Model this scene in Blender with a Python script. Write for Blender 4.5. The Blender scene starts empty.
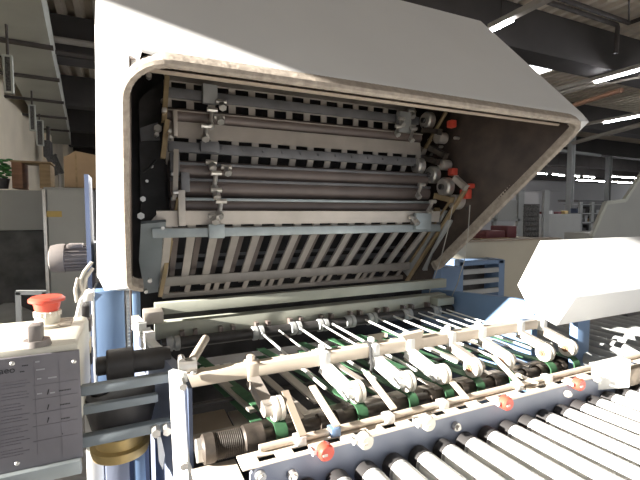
import bpy, bmesh, math, random
from mathutils import Vector, Matrix
random.seed(7)
S = bpy.context.scene
COL = S.collection

# ------------------------------------------------------------------ camera
FPX, CAMH = 420.0, 1.45
YAW = math.atan2(420, 895); PIT = math.atan(27 / 420)
FW = Vector((math.sin(YAW) * math.cos(PIT), math.cos(YAW) * math.cos(PIT), -math.sin(PIT)))
RT = Vector((math.cos(YAW), -math.sin(YAW), 0))
UP = RT.cross(FW)
def ray(x, y): return FW + RT * ((x - 320) / FPX) - UP * ((y - 240) / FPX)
def AY(x, y, Y):
    d = ray(x, y); t = Y / d.y
    return Vector((t * d.x, Y, CAMH + t * d.z))
def AZ(x, y, Z):
    d = ray(x, y); t = (Z - CAMH) / d.z
    return Vector((t * d.x, t * d.y, Z))
def AX(x, y, X):
    d = ray(x, y); t = X / d.x
    return Vector((X, t * d.y, CAMH + t * d.z))
cam_d = bpy.data.cameras.new('camera'); cam = bpy.data.objects.new('camera', cam_d); COL.objects.link(cam)
cam.location = (0, 0, CAMH); cam.rotation_euler = (math.pi / 2 - PIT, 0, -YAW)
cam_d.sensor_width = 36; cam_d.lens = FPX / 640 * 36; cam_d.clip_start = 0.02; cam_d.clip_end = 300
S.camera = cam

# ------------------------------------------------------------------ materials
def mat(name, col, rough=0.5, metal=0.0, var=0.12, scale=8.0, stretch=None, bump=0.0, spec=0.5, dirt=None):
    m = bpy.data.materials.new(name); m.use_nodes = True
    nt = m.node_tree; b = nt.nodes['Principled BSDF']
    b.inputs['Roughness'].default_value = rough; b.inputs['Metallic'].default_value = metal
    b.inputs['Specular IOR Level'].default_value = spec
    tc = nt.nodes.new('ShaderNodeTexCoord'); mp = nt.nodes.new('ShaderNodeMapping')
    nt.links.new(tc.outputs['Object'], mp.inputs['Vector'])
    if stretch: mp.inputs['Scale'].default_value = stretch
    n = nt.nodes.new('ShaderNodeTexNoise'); n.inputs['Scale'].default_value = scale; n.inputs['Detail'].default_value = 5
    nt.links.new(mp.outputs['Vector'], n.inputs['Vector'])
    cr = nt.nodes.new('ShaderNodeValToRGB')
    lo = [max(0, c * (1 - var)) for c in col]; hi = [min(1, c * (1 + var)) for c in col]
    if dirt: lo = dirt
    cr.color_ramp.elements[0].position = 0.3; cr.color_ramp.elements[1].position = 0.7
    cr.color_ramp.elements[0].color = (*lo, 1); cr.color_ramp.elements[1].color = (*hi, 1)
    nt.links.new(n.outputs['Fac'], cr.inputs['Fac']); nt.links.new(cr.outputs['Color'], b.inputs['Base Color'])
    if bump:
        bp = nt.nodes.new('ShaderNodeBump'); bp.inputs['Strength'].default_value = bump; bp.inputs['Distance'].default_value = 0.01
        nt.links.new(n.outputs['Fac'], bp.inputs['Height']); nt.links.new(bp.outputs['Normal'], b.inputs['Normal'])
    return m
def emit(name, col, st):
    m = bpy.data.materials.new(name); m.use_nodes = True; b = m.node_tree.nodes['Principled BSDF']
    b.inputs['Base Color'].default_value = (*col, 1); b.inputs['Emission Color'].default_value = (*col, 1)
    b.inputs['Emission Strength'].default_value = st
    return m
M = dict(
    hood=mat('painted_hood', (0.68, 0.68, 0.68), 0.42, 0, 0.03, 3),
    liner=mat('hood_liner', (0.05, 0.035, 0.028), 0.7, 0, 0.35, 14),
    seal=mat('rubber_seal', (0.36, 0.31, 0.26), 0.75, 0, 0.2, 60, bump=0.3),
    plate=mat('plate_steel', (0.50, 0.46, 0.42), 0.5, 0.35, 0.12, 10),
    slat=mat('slat_steel', (0.42, 0.38, 0.34), 0.5, 0.35, 0.15, 12),
    bluish=mat('zinc_bar', (0.36, 0.40, 0.41), 0.45, 0.5, 0.15, 14),
    darkbar=mat('dark_bar', (0.17, 0.17, 0.18), 0.5, 0.3, 0.2, 12),
    roller=mat('fold_roller', (0.15, 0.12, 0.11), 0.38, 0.1, 0.2, 6),
    brass=mat('brass_strip', (0.38, 0.29, 0.17), 0.5, 0.5, 0.2, 10),
    steel=mat('bright_steel', (0.62, 0.60, 0.57), 0.35, 0.7, 0.12, 20),
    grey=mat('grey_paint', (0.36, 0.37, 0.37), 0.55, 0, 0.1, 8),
    greenbar=mat('grey_green_bar', (0.38, 0.39, 0.33), 0.5, 0.1, 0.1, 9),
    beige=mat('beige_bar', (0.58, 0.50, 0.41), 0.45, 0.05, 0.08, 9),
    dark=mat('black_steel', (0.05, 0.047, 0.047), 0.5, 0.2, 0.4, 10),
    shaft=mat('worn_shaft', (0.075, 0.062, 0.052), 0.5, 0.3, 0.5, 30),
    blue=mat('blue_paint', (0.14, 0.22, 0.36), 0.5, 0, 0.08, 6),
    bluegrey=mat('blue_grey_paint', (0.20, 0.225, 0.30), 0.42, 0, 0.10, 9),
    darkblue=mat('dark_blue_paint', (0.05, 0.07, 0.13), 0.5, 0, 0.15, 6),
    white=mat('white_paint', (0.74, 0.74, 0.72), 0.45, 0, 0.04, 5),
    cover=mat('cover_paint', (0.72, 0.73, 0.73), 0.4, 0, 0.04, 4),
    wheel=mat('wheel_plastic', (0.72, 0.68, 0.61), 0.45, 0, 0.06, 30),
    green=mat('green_belt', (0.035, 0.11, 0.05), 0.6, 0, 0.25, 40),
    red=mat('red_plastic', (0.62, 0.08, 0.05), 0.4, 0, 0.08, 20),
    panel=mat('grey_label_plate', (0.155, 0.148, 0.165), 0.55, 0, 0.08, 20),
    ink=mat('black_ink', (0.015, 0.015, 0.018), 0.6),
    faint=mat('faint_ink', (0.12, 0.11, 0.13), 0.6),
    faintlight=mat('faint_light_ink', (0.30, 0.30, 0.32), 0.6),
    box=mat('box_cream', (0.66, 0.63, 0.54), 0.5, 0, 0.05, 6),
    rail=mat('rail_bar_paint', (0.20, 0.23, 0.25), 0.5, 0.2, 0.12, 9),
    motor=mat('motor_grey', (0.17, 0.15, 0.14), 0.5, 0, 0.12, 12),
    gold=mat('oily_brass', (0.52, 0.38, 0.16), 0.4, 0.5, 0.25, 14),
    cardboard=mat('cardboard', (0.40, 0.28, 0.17), 0.85, 0, 0.12, 6),
    wood=mat('brown_wood', (0.23, 0.12, 0.07), 0.7, 0, 0.2, 4, (1, 1, 8)),
    lightwood=mat('light_wood', (0.34, 0.24, 0.13), 0.7, 0, 0.2, 4, (1, 1, 8)),
    cabgrey=mat('cabinet_grey', (0.33, 0.335, 0.32), 0.55, 0, 0.06, 3),
    cabdark=mat('cabinet_dark', (0.085, 0.085, 0.085), 0.7, 0, 0.35, 8),
    yellow=mat('yellow_label', (0.46, 0.33, 0.10), 0.6),
    wall=mat('plaster_wall', (0.72, 0.64, 0.50), 0.9, 0, 0.08, 1.2),
    farwall=mat('pale_wall', (0.50, 0.49, 0.49), 0.9, 0, 0.05, 0.5),
    floor=mat('concrete_floor', (0.30, 0.285, 0.27), 0.7, 0, 0.15, 2.5),
    deck=mat('ceiling_deck', (0.58, 0.51, 0.42), 0.8, 0, 0.12, 2),
    beam=mat('roof_beam', (0.055, 0.049, 0.046), 0.8, 0, 0.15, 1.5),
    duct=mat('duct_sheet', (0.45, 0.46, 0.41), 0.55, 0.2, 0.08, 2),
    mesh=mat('grille_mesh', (0.09, 0.085, 0.08), 0.7, 0, 0.7, 60),
    pipe=mat('pipe_grey', (0.33, 0.30, 0.26), 0.6, 0.1, 0.1, 4),
    darkpipe=mat('dark_conduit', (0.06, 0.05, 0.045), 0.7),
    post=mat('steel_post', (0.32, 0.33, 0.32), 0.6, 0, 0.08, 2),
    maroon=mat('maroon_paint', (0.15, 0.04, 0.045), 0.6),
    pale=mat('pale_machine', (0.50, 0.46, 0.37), 0.6, 0, 0.06, 3),
    tan=mat('tan_plate', (0.33, 0.27, 0.21), 0.6, 0.1, 0.15, 8),
    lit=mat('bare_plate', (0.62, 0.55, 0.47), 0.5, 0.1, 0.08, 8),
    leaf=mat('leaf_green', (0.06, 0.20, 0.06), 0.7),
    tube=emit('fluorescent_tube', (0.95, 0.95, 1.0), 60.0),
    sky=emit('skylight_daylight', (1.0, 1.0, 1.0), 5.0),
    cable=mat('cable_black', (0.03, 0.03, 0.03), 0.6),
    wire=mat('cable_grey', (0.40, 0.38, 0.34), 0.6),
)

# ------------------------------------------------------------------ mesh builder
class MB:
    def __init__(s): s.bm = bmesh.new()
    def box(s, x0, x1, y0, y1, z0, z1, bev=0.0):
        r = bmesh.ops.create_cube(s.bm, size=1.0)
        for v in r['verts']:
            v.co = Vector(((x0 + x1) / 2 + v.co.x * (x1 - x0), (y0 + y1) / 2 + v.co.y * (y1 - y0), (z0 + z1) / 2 + v.co.z * (z1 - z0)))
        if bev:
            es = list({e for v in r['verts'] for e in v.link_edges})
            bmesh.ops.bevel(s.bm, geom=es, offset=bev, segments=2, affect='EDGES', profile=0.5)
        return s
    def bar(s, a, b, w, h, up=(0, 0, 1), bev=0.0):
        a = Vector(a); b = Vector(b); d = b - a; L = d.length; d.normalize()
        u = Vector(up); sx = d.cross(u)
        if sx.length < 1e-5: sx = d.cross(Vector((1, 0, 0)))
        sx.normalize(); u = sx.cross(d)
        r = bmesh.ops.create_cube(s.bm, size=1.0); c = (a + b) / 2
        for v in r['verts']: v.co = c + d * (v.co.x * L) + sx * (v.co.y * w) + u * (v.co.z * h)
        if bev:
            es = list({e for v in r['verts'] for e in v.link_edges})
            bmesh.ops.bevel(s.bm, geom=es, offset=bev, segments=2, affect='EDGES', profile=0.5)
        return s
    def cyl(s, a, b, r, r2=None, seg=20, bev=0.0):
        a = Vector(a); b = Vector(b); d = b - a; L = d.length
        q = d.to_track_quat('Z', 'Y').to_matrix().to_4x4()
        res = bmesh.ops.create_cone(s.bm, cap_ends=True, segments=seg, radius1=r, radius2=r if r2 is None else r2, depth=L,
                                    matrix=Matrix.Translation((a + b) / 2) @ q)
        if bev:
            es = [e for e in {e for v in res['verts'] for e in v.link_edges} if any(len(f.verts) > 4 for f in e.link_faces)]
            bmesh.ops.bevel(s.bm, geom=es, offset=bev, segments=2, affect='EDGES', profile=0.5)
        return s
    def lathe(s, a, d, prof, seg=24):            # prof: (distance along d, radius)
        a = Vector(a); d = Vector(d).normalized()
        q = d.to_track_quat('Z', 'Y').to_matrix()
        rings = []
        for t, r in prof:
            rings.append([s.bm.verts.new(a + q @ Vector((r * math.cos(2 * math.pi * k / seg), r * math.sin(2 * math.pi * k / seg), t))) for k in range(seg)])
        for i in range(len(rings) - 1):
            for k in range(seg):
                s.bm.faces.new((rings[i][k], rings[i][(k + 1) % seg], rings[i + 1][(k + 1) % seg], rings[i + 1][k]))
        s.bm.faces.new(rings[0][::-1]); s.bm.faces.new(rings[-1])
        return s
    def ball(s, c, r, sx=1, sy=1, sz=1):
        res = bmesh.ops.create_uvsphere(s.bm, u_segments=16, v_segments=10, radius=r)
        for v in res['verts']: v.co = Vector(c) + Vector((v.co.x * sx, v.co.y * sy, v.co.z * sz))
        return s
    def prism(s, pts, ext):                      # planar polygon extruded by a vector
        ext = Vector(ext)
        a = [s.bm.verts.new(Vector(p)) for p in pts]; b = [s.bm.verts.new(Vector(p) + ext) for p in pts]
        n = len(pts)
        s.bm.faces.new(a[::-1]); s.bm.faces.new(b)
        for i in range(n): s.bm.faces.new((a[i], a[(i + 1) % n], b[(i + 1) % n], b[i]))
        return s
    def tube(s, pts, r, seg=8):
        pts = [Vector(p) for p in pts]
        rings = []; prev = None
        for i, p in enumerate(pts):
            t = (pts[min(i + 1, len(pts) - 1)] - pts[max(i - 1, 0)]).normalized()
            if prev is None:
                u = t.cross(Vector((0.3, 0.2, 1))).normalized()
            else:
                u = (prev - t * prev.dot(t)).normalized()
            prev = u; w = t.cross(u)
            rings.append([s.bm.verts.new(p + (u * math.cos(2 * math.pi * k / seg) + w * math.sin(2 * math.pi * k / seg)) * r) for k in range(seg)])
        for i in range(len(rings) - 1):
            for k in range(seg):
                s.bm.faces.new((rings[i][k], rings[i][(k + 1) % seg], rings[i + 1][(k + 1) % seg], rings[i + 1][k]))
        s.bm.faces.new(rings[0][::-1]); s.bm.faces.new(rings[-1])
        return s
    def build(s, name, m, parent=None, label=None, smooth=True):
        bmesh.ops.recalc_face_normals(s.bm, faces=s.bm.faces)
        me = bpy.data.meshes.new(name); s.bm.to_mesh(me); s.bm.free()
        if smooth:
            for p in me.polygons: p.use_smooth = True
            try: me.set_sharp_from_angle(angle=math.radians(26))
            except Exception: pass
        me.materials.append(m)
        o = bpy.data.objects.new(name, me); COL.objects.link(o)
        if parent:
            o.parent = parent
            if parent.type == 'EMPTY': o.matrix_parent_inverse = Matrix.Translation(-parent.location)
        if label: o['label'] = label
        return o
# every mesh is written in world coordinates; roots sit at the thing's base
def thing(name, label, cat, loc=(0, 0, 0), group=None):
    o = bpy.data.objects.new(name, None); COL.objects.link(o); o.location = loc; o.empty_display_size = 0.1
    o['label'] = label; o['category'] = cat
    if group: o['group'] = group
    return o
def tag(o, label, cat, group=None):
    o['label'] = label; o['category'] = cat
    if group: o['group'] = group
    return o
def struct(name, mb, m):
    o = mb.build(name, m, smooth=False); o['kind'] = 'structure'; return o
def copy_part(o, parent, off):
    c = o.copy(); COL.objects.link(c); c.parent = parent; c.matrix_parent_inverse = o.matrix_parent_inverse.copy()
    c.location = o.location + Vector(off)
    return c

# ------------------------------------------------------------------ the hall
struct('floor', MB().box(-6, 45, -6, 26, -0.2, 0), M['floor'])
mb = MB()                                                # trapezoid roof deck, ribs along Y
pts = []; x = -2.15; p = 0.26
while x < 45:
    pts += [(x, 4.62), (x + 0.10, 4.62), (x + 0.13, 4.72), (x + 0.23, 4.72)]; x += p
lo = [[mb.bm.verts.new((a, yy, z)) for a, z in pts] for yy in (-6, 27)]
for i in range(len(pts) - 1): mb.bm.faces.new((lo[0][i], lo[0][i + 1], lo[1][i + 1], lo[1][i]))
up = [[mb.bm.verts.new((a, yy, 4.9)) for a in (-2.15, 45)] for yy in (-6, 27)]
mb.bm.faces.new((up[0][0], up[0][1], up[1][1], up[1][0]))
struct('ceiling', mb, M['deck'])
for i, yb in enumerate((-2.0, 1.5, 4.85, 8.2, 11.6, 15.0, 18.4, 21.8)):
    mb = MB(); mb.box(-1.9, 45, yb - 0.16, yb + 0.16, 4.0, 4.62); mb.box(-1.9, 45, yb - 0.22, yb + 0.22, 3.94, 4.02)
    struct('trim_%d' % (i + 1), mb, M['beam'])
struct('wall_back', MB().box(-2.15, 45, 24.0, 24.3, 0, 4.7), M['farwall'])
# left wall with the big daylight opening that lets the sun in
WX = -1.9; LZ = 1.942 - 0.336 * WX
mb = MB()
mb.box(WX - 0.08, WX, -6, 3.0, LZ, 4.7); mb.box(WX - 0.25, WX, -6, 3.0, 0, 0.55)
mb.box(WX - 0.25, WX, 3.0, 27, 0, 4.7)
for yy in (8.2, 13.5, 18.0): mb.box(WX, WX + 0.16, yy, yy + 0.5, 0, 4.4)
struct('wall_left', mb, M['wall'])
mb = MB()
mb.box(WX - 0.2, WX - 0.1, -6, 3.0, 0.55, 0.61); mb.box(WX - 0.2, WX - 0.1, 2.94, 3.0, 0.61, LZ)
struct('window_1', mb, M['grey'])
# roof light
q = [AZ(520, 60, 4.6), AZ(556, 68, 4.6)]
mb = MB(); mb.box(q[0].x - 0.4, q[1].x, q[1].y - 0.15, q[0].y + 0.4, 4.585, 4.6)
struct('window_2', mb, M['sky'])

# ventilation duct along the left wall
d0, d1 = AZ(41, 0, 3.6), AZ(70, 140, 3.6)
dd = (d1 - d0).normalized(); side = Vector((-dd.y, dd.x, 0)); d0 = d0 - dd * 3.0; d1 = d1 + dd * 1.0
duct = thing('ventilation_duct', 'long grey sheet metal duct under the ceiling along the left wall', 'duct', (d0.x, d0.y, 3.6))
mb = MB(); W = 0.62
mb.prism([d0, d0 + side * W, d0 + side * W + Vector((0, 0, .4)), d0 + Vector((0, 0, .4))], d1 - d0)
mb.build('duct_body', M['duct'], duct)
for (px, py) in ((50, 45), (56, 78), (60, 101), (64, 117), (67, 130)):
    c = AZ(px, py, 3.6); t = (c - d0).dot(dd); c = d0 + dd * t
    mb = MB(); mb.prism([c + side * -0.03 + Vector((0, 0, -.035)), c + side * (W + 0.35) + Vector((0, 0, -.035)), c + side * (W + 0.35), c + side * -0.03], dd * 0.10)
    mb.build('duct_strap', M['darkpipe'], duct)

# hanging grilles by the wall
for i, (x0, y0, x1, y1, Y) in enumerate(((5, 57, 12, 92, 6.0), (30, 106, 35, 130, 9.0), (37, 121, 43, 145, 11.0))):
    a, b = AY(x0, y0, Y), AY(x1, y1, Y)
    nm = ['nearest of three dark mesh grilles hanging by the left wall', 'middle dark mesh grille hanging by the left wall under the duct', 'farthest dark mesh grille hanging by the left wall under the duct'][i]
    g = thing('air_grille', nm, 'grille', ((a.x + b.x) / 2, Y, b.z), 'dark mesh grilles under the duct')
    mb = MB(); mb.box(a.x, b.x, Y - 0.02, Y + 0.02, b.z, a.z); mb.build('grille_mesh', M['mesh'], g)
    mb = MB()
    for (u0, u1, w0, w1) in ((a.x - .02, a.x, b.z, a.z), (b.x, b.x + .02, b.z, a.z), (a.x - .02, b.x + .02, a.z, a.z + .02), (a.x - .02, b.x + .02, b.z - .02, b.z)):
        mb.box(u0, u1, Y - 0.035, Y + 0.035, w0, w1)
    mb.build('grille_frame', M['duct'], g)
    MB().cyl(((a.x + b.x) / 2, Y, a.z), ((a.x + b.x) / 2, Y, 4.62), 0.015, seg=8).build('hanger_rod', M['darkpipe'], g)

# dark hanging unit further down the wall
hu = thing('hanging_heater', 'dark heater and pipes hanging past the last grille above the boxes', 'heater', AY(52, 170, 12.5))
a, b = AY(44, 141, 12.5), AY(52, 158, 12.5)
mb = MB(); mb.box(a.x, b.x, 12.3, 12.7, b.z, a.z, 0.02); mb.build('heater_body', M['mesh'], hu)
a, b = AY(50, 155, 12.5), AY(60, 174, 12.5)
mb = MB(); mb.bar(AY(51, 156, 12.5), AY(59, 174, 12.5), 0.22, 0.22, bev=0.02); mb.build('heater_nozzle', M['mesh'], hu)
MB().tube([AY(59, 173, 12.5), AY(60, 182, 12.5), AY(59.5, 195, 12.5)], 0.035).build('drop_pipe', M['pipe'], hu)
MB().tube([AY(48, 141, 12.5), AY(48, 110, 12.5)], 0.04).build('hanger_pipe', M['darkpipe'], hu)

# ceiling lights: trunking with a lit tube
def lamp(p, q, label, ext0=0.0, ext1=0.0):
    p = Vector(p); q = Vector(q); d = (q - p).normalized(); c = (p + q) / 2
    L = thing('ceiling_light', label, 'light', c, 'fluorescent ceiling lights')
    u = Vector((0, 0, 0.05))
    MB().bar(p - d * ext0 + u, q + d * ext1 + u, 0.10, 0.07).build('trunking', M['pipe'], L)
    MB().cyl(p, q, 0.027, seg=12).build('tube', M['tube'], L)
    MB().cyl(c + u, (c.x, c.y, 4.62), 0.008, seg=8).build('hanger_rod', M['darkpipe'], L)
a = AZ(490, 31, 3.95); b = AZ(513, 20, 3.95); lamp(a, (a.x, a.y - (a - b).length, 3.95), 'lit fluorescent tube just above the top edge of the grey hood', 0, 2.6)
a = AZ(595, 82, 3.85); lamp(a, (a.x, a.y - 2.4, 3.85), 'lit fluorescent tube second from the hood on the right side ceiling', 1.5, 1)
a = AZ(604, 122.5, 3.85); lamp(a, (a.x, a.y - 3.4, 3.85), 'lit fluorescent tube just right of the hood corner', 1.5, 1)
far = [((577, 180), (636, 184.5), 'long lit tube far right, lowest and longest of the distant row'),
       ((612, 176.5), (650, 180), 'lit tube at far right edge above the long distant tube'),
       ((536, 173), (547, 174), 'small distant lit tube nearest to the hood edge'),
       ((553, 174.3), (564, 175.6), 'small distant lit tube left of the grey post'),
       ((572, 175.2), (579, 176.6), 'small distant lit tube just right of the grey post'),
       ((584, 176.3), (594, 177.4), 'small distant lit tube above the left end of the long tube')]
for (p0, p1, lb) in far:
    a = AZ(*p0, 3.3); b = AZ(*p1, 3.3); lamp(a, (b.x, a.y, 3.3) if abs(p1[0] - p0[0]) > 20 else b, lb)

for i, (x, y) in enumerate(((0.7, 6.3), (2.6, 6.3), (0.9, 9.8), (4.2, 9.8), (3.0, 13.2))):  # unseen tubes added behind the hood to brighten the hall
    lamp((x, y - .7, 3.5), (x, y + .7, 3.5), ['lit fluorescent tube hidden behind the hood, leftmost of the near row', 'lit fluorescent tube hidden behind the hood, right one of the near row', 'lit fluorescent tube hidden behind the hood, left one of the second row', 'lit fluorescent tube hidden behind the hood, right one of the second row', 'lit fluorescent tube hidden behind the hood, farthest one'][i], .2, .2)
# conduits and pipes under the ceiling
def pipe(name, pts, r, m, label, cat='pipe'):
    return tag(MB().tube(pts, r).build(name, M[m]), label, cat)
zc = 4.5
a = AZ(548, 2, zc); b = AZ(617, 25, zc); c = b + Vector((0, 0, -0.45))
pipe('conduit', [a + (a - b) * 0.6, a, b, b + Vector((0.02, 0, -.03)), c], 0.035, 'darkpipe', 'dark conduit under the right ceiling that bends straight down', 'conduit')
a = AZ(565, 0, zc); b = AZ(629, 23, zc); c = AZ(660, 12, zc)
pipe('conduit', [a + (a - b) * 0.6, a, b, c], 0.035, 'darkpipe', 'dark conduit nearest the top right corner of the ceiling', 'conduit')
MB_ = MB().tube([AZ(629, 0, 4.5), AZ(629, 23, 4.5)], 0.012)
tag(MB_.build('wire_rope', M['darkpipe']), 'thin dark rope under the ceiling crossing the right conduit', 'rope')
zp = 3.5
pipe('overhead_pipe', [AZ(500, 162, zp), AZ(562, 146, zp), AZ(650, 122, zp)], 0.06, 'pipe', 'beige overhead pipe just below the hood corner')
pipe('overhead_pipe', [AZ(545, 117, 3.7), AZ(575, 135, 3.7)], 0.03, 'pipe', 'thin pipe end meeting the hood corner')
pipe('overhead_pipe', [AZ(558, 150, 3.4), AZ(600, 155.5, 3.4)], 0.05, 'post', 'grey green overhead pipe crossing the grey post')
pipe('overhead_pipe', [AZ(548, 95, 3.95), AZ(640, 76, 3.95)], 0.04, 'pipe', 'brown overhead pipe between the two right lit tubes')
pipe('overhead_pipe', [AZ(572, 106, 3.9), AZ(622, 90, 3.9)], 0.05, 'wood', 'rust brown overhead pipe right of the hood')
a = AY(45, 55, 7.7); b = AY(100, 62, 7.7)
pipe('overhead_pipe', [(a.x - 0.4, 7.7, 4.1), (2, 7.7, 4.1)], 0.05, 'pipe', 'beige pipe running under the left ceiling beam')
pipe('overhead_pipe', [(a.x - 0.4, 7.72, 3.92), (2, 7.72, 3.92)], 0.035, 'darkpipe', 'dark pipe hung below the left ceiling beam')

# ------------------------------------------------------------------ FOLDING MACHINE
XL, XR = 0.12, 1.28
FM = thing('folding_machine', 'large blue and grey paper folding machine with its hood raised open', 'folding machine', (0.7, 1.6, 0))

# hood: sheet above the mouth, left flange, right wall, top, back; mouth plane Y+Z = 2.70
mb = MB(); bm = mb.bm
def V(*c): return bm.verts.new(c)
HX0, HX1, HXB = 0.010, 1.425, 1.300                     # hole edges
OX0, OX1 = -0.052, 1.462                    # outer edges
yt, zt = 0.938, 1.764                       # top of hole
yb_, zb_ = 1.492, 1.208                     # bottom of hole
def quad(*vs): bm.faces.new([V(*v) for v in vs])
# front sheet with slope 1.1425 from a bend just above the hole
sY, sZ = 0.945, 1.776
bY, bZ = 1.439, 2.30
C0 = (-0.040, sY + .050, sZ + .057); AX0 = HX0 + .034
quad((AX0, sY, sZ), (AX0, sY + .020, sZ + .0228), (.16, sY + .020, sZ + .0228), (OX1, sY + .020, sZ + .0228), (OX1, bY, bZ), (OX0 + .012, bY, bZ), C0)          # sloping sheet
lipc = [(sY + .020, sZ + .0228), (sY - .004, sZ - .0045), (yt + .010, zt - .004)]
lipp = []
for k in range(7):
    t = k / 6; lipp.append(tuple((1 - t) ** 2 * a + 2 * t * (1 - t) * b + t * t * c for a, b, c in zip(*lipc)))
flat = [(sY + .020 * (1 - k / 6), sZ + .0228 * (1 - k / 6)) for k in range(7)]
for k in range(6):
    quad((AX0, *flat[k]), (.16, *lipp[k]), (.16, *lipp[k + 1]), (AX0, *flat[k + 1]))
    quad((.16, *lipp[k]), (OX1, *lipp[k]), (OX1, *lipp[k + 1]), (.16, *lipp[k + 1]))          # small lip
quad((OX0 + .012, bY, bZ), (OX1, bY, bZ), (OX1, 2.35, 2.34), (OX0 + .012, 2.35, 2.34))   # roof
# right outer wall and narrow right flange
quad((OX1, yt, zt), (OX1, sY, sZ), (OX1, bY, bZ), (OX1, 2.35, 2.34), (OX1, 2.35, 1.2), (HXB + .016, yb_, zb_))
quad((HX1, yt, zt), (OX1, yt, zt), (HXB + .016, yb_, zb_), (HXB, yb_, zb_))
# left flange: canted strip that wraps round to the left side, bowed like sheet metal
n = 14; rowA = []; rowB = []; rowC = []
for i in range(n + 1):
    t = i / n
    y = yt + (yb_ - yt) * t; z = zt + (zb_ - zt) * t
    ox = -0.040 - 0.040 * t
    e_ = max(0, 1 - i / 2.2)
    rowA.append(V(HX0 + .034 * e_, y, z));
    if i == 0:
        rowA[0].co = Vector((AX0, sY, sZ)); rowB.append(V(-.030, sY + .044, sZ + .050)); rowC.append(V(*C0)); continue
    rowB.append(V(ox + 0.006, y + 0.050, z + 0.026)); rowC.append(V(ox, y + 0.062, z + 0.034))
for i in range(n):
    bm.faces.new((rowA[i], rowA[i + 1], rowB[i + 1], rowB[i])); bm.faces.new((rowB[i], rowB[i + 1], rowC[i + 1], rowC[i]))
# left outer wall behind the flange
wall = [V(*C0), V(-0.0428, yt + .0396 + .062, zt - .0397 + .034), V(-0.080, yb_ + .062, zb_ + .034), V(-0.085, 2.35, 1.2), V(-0.04, 2.35, 2.34), V(OX0 + .012, bY, bZ)]
bm.faces.new(wall)
# curled bottom of the left flange
quad((HX0, yb_, zb_), (-0.074, yb_ + .05, zb_ + .026), (-0.06, yb_ + .05, zb_ - .012), (HX0 + .01, yb_ + .03, zb_ - .014))
bmesh.ops.remove_doubles(bm, verts=bm.verts, dist=0.0008)
hood = mb.build('hood', M['hood'], FM, smooth=False)
md = hood.modifiers.new('sol', 'SOLIDIFY'); md.thickness = 0.003; md.offset = 0

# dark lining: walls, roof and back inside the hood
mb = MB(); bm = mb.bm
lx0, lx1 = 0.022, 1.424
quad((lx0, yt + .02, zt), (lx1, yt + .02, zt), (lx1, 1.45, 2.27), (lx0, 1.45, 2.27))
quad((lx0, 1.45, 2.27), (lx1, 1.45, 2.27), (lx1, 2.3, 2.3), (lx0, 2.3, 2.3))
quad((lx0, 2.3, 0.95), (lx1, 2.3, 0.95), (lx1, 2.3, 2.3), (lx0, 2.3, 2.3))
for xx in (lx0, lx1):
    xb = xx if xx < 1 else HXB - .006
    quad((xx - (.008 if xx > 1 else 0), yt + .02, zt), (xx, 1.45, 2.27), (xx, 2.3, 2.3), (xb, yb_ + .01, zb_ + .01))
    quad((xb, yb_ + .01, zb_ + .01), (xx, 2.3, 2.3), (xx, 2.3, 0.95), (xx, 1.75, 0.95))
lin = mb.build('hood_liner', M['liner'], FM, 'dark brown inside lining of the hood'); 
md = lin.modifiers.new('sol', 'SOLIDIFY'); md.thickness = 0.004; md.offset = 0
# inner top lip: a strip that carries a toothed edge
mb = MB()
mb.prism([(lx0 + .02, yt + .05, zt - .005), (lx0 + .02, yt + .055, zt - .012), (lx0 + .02, 1.45, 1.99), (lx0 + .02, 1.45, 2.0)], (lx1 - lx0 - .06, 0, 0))
mb.build('inner_top_panel', M['tan'], FM)

# ribbed seal around the mouth, rounded at its corners
def mouth(t):                                # t along plane from top to bottom
    return Vector((0, yt + (yb_ - yt) * t, zt + (zb_ - zt) * t))
LEN = (mouth(1) - mouth(0)).length
dirm = (mouth(1) - mouth(0)) / LEN
def arc(cx, ct, r, a0, a1, k=8):
    return [Vector((cx + r * math.cos(a), 0, 0)) + mouth(0) + dirm * (ct - r * math.sin(a)) for a in [a0 + (a1 - a0) * i / k for i in range(k + 1)]]
R_ = 0.092; loop = []
def corner(cx, ct, r, a0, a1): loop.extend(arc(cx, ct, r, math.radians(a0), math.radians(a1)))
corner(HX1 - .05, LEN - .05, .05, -90, 0) ; 
loop = []
corner(HX0 + .045, LEN - .045, .045, 270, 180)
for i in range(1, 10): loop.append(Vector((HX0 - 0.002 * math.sin(math.pi * i / 10), 0, 0)) + mouth(0) + dirm * (LEN - .045 - (LEN - .045 - R_) * i / 10))
corner(HX0 + R_, R_, R_, 180, 90)
corner(HX1 - .05, .05, .05, 90, 0)
corner(HXB - .03, LEN - .03, .03, 0, -90)
nrm = Vector((0, -1, -1)).normalized()
loop = [p + nrm * 0.006 for p in loop]
pts = []
for i in range(len(loop) - 1):               # resample finely so the ribs show
    L_ = (loop[i + 1] - loop[i]).length; k = max(1, int(L_ / 0.006))
    for j in range(k): pts.append(loop[i].lerp(loop[i + 1], j / k))
pts.append(loop[-1])
mb = MB(); bm = mb.bm; rings = []
cen = Vector(((HX0 + HX1) / 2, 0, 0)) + mouth(.5)
prof = [(-.010, -.008), (-.009, .007), (-.003, .012), (.003, .012), (.009, .007), (.010, -.008), (.010, -.03), (.006, -.03), (-.006, -.03)]
for i, p in enumerate(pts):
    t = (pts[min(i + 1, len(pts) - 1)] - pts[max(i - 1, 0)]).normalized()
    s_ = t.cross(nrm).normalized()
    k = 1.0 + (0.10 if i % 2 else 0.0)
    rings.append([bm.verts.new(p + s_ * (a * k) + nrm * (b * (k if b > 0 else 1))) for a, b in prof])
for i in range(len(rings) - 1):
    for k in range(len(prof)):
        k2 = (k + 1) % len(prof); bm.faces.new((rings[i][k], rings[i][k2], rings[i + 1][k2], rings[i + 1][k]))
bm.faces.new(rings[0][::-1]); bm.faces.new(rings[-1])
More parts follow.
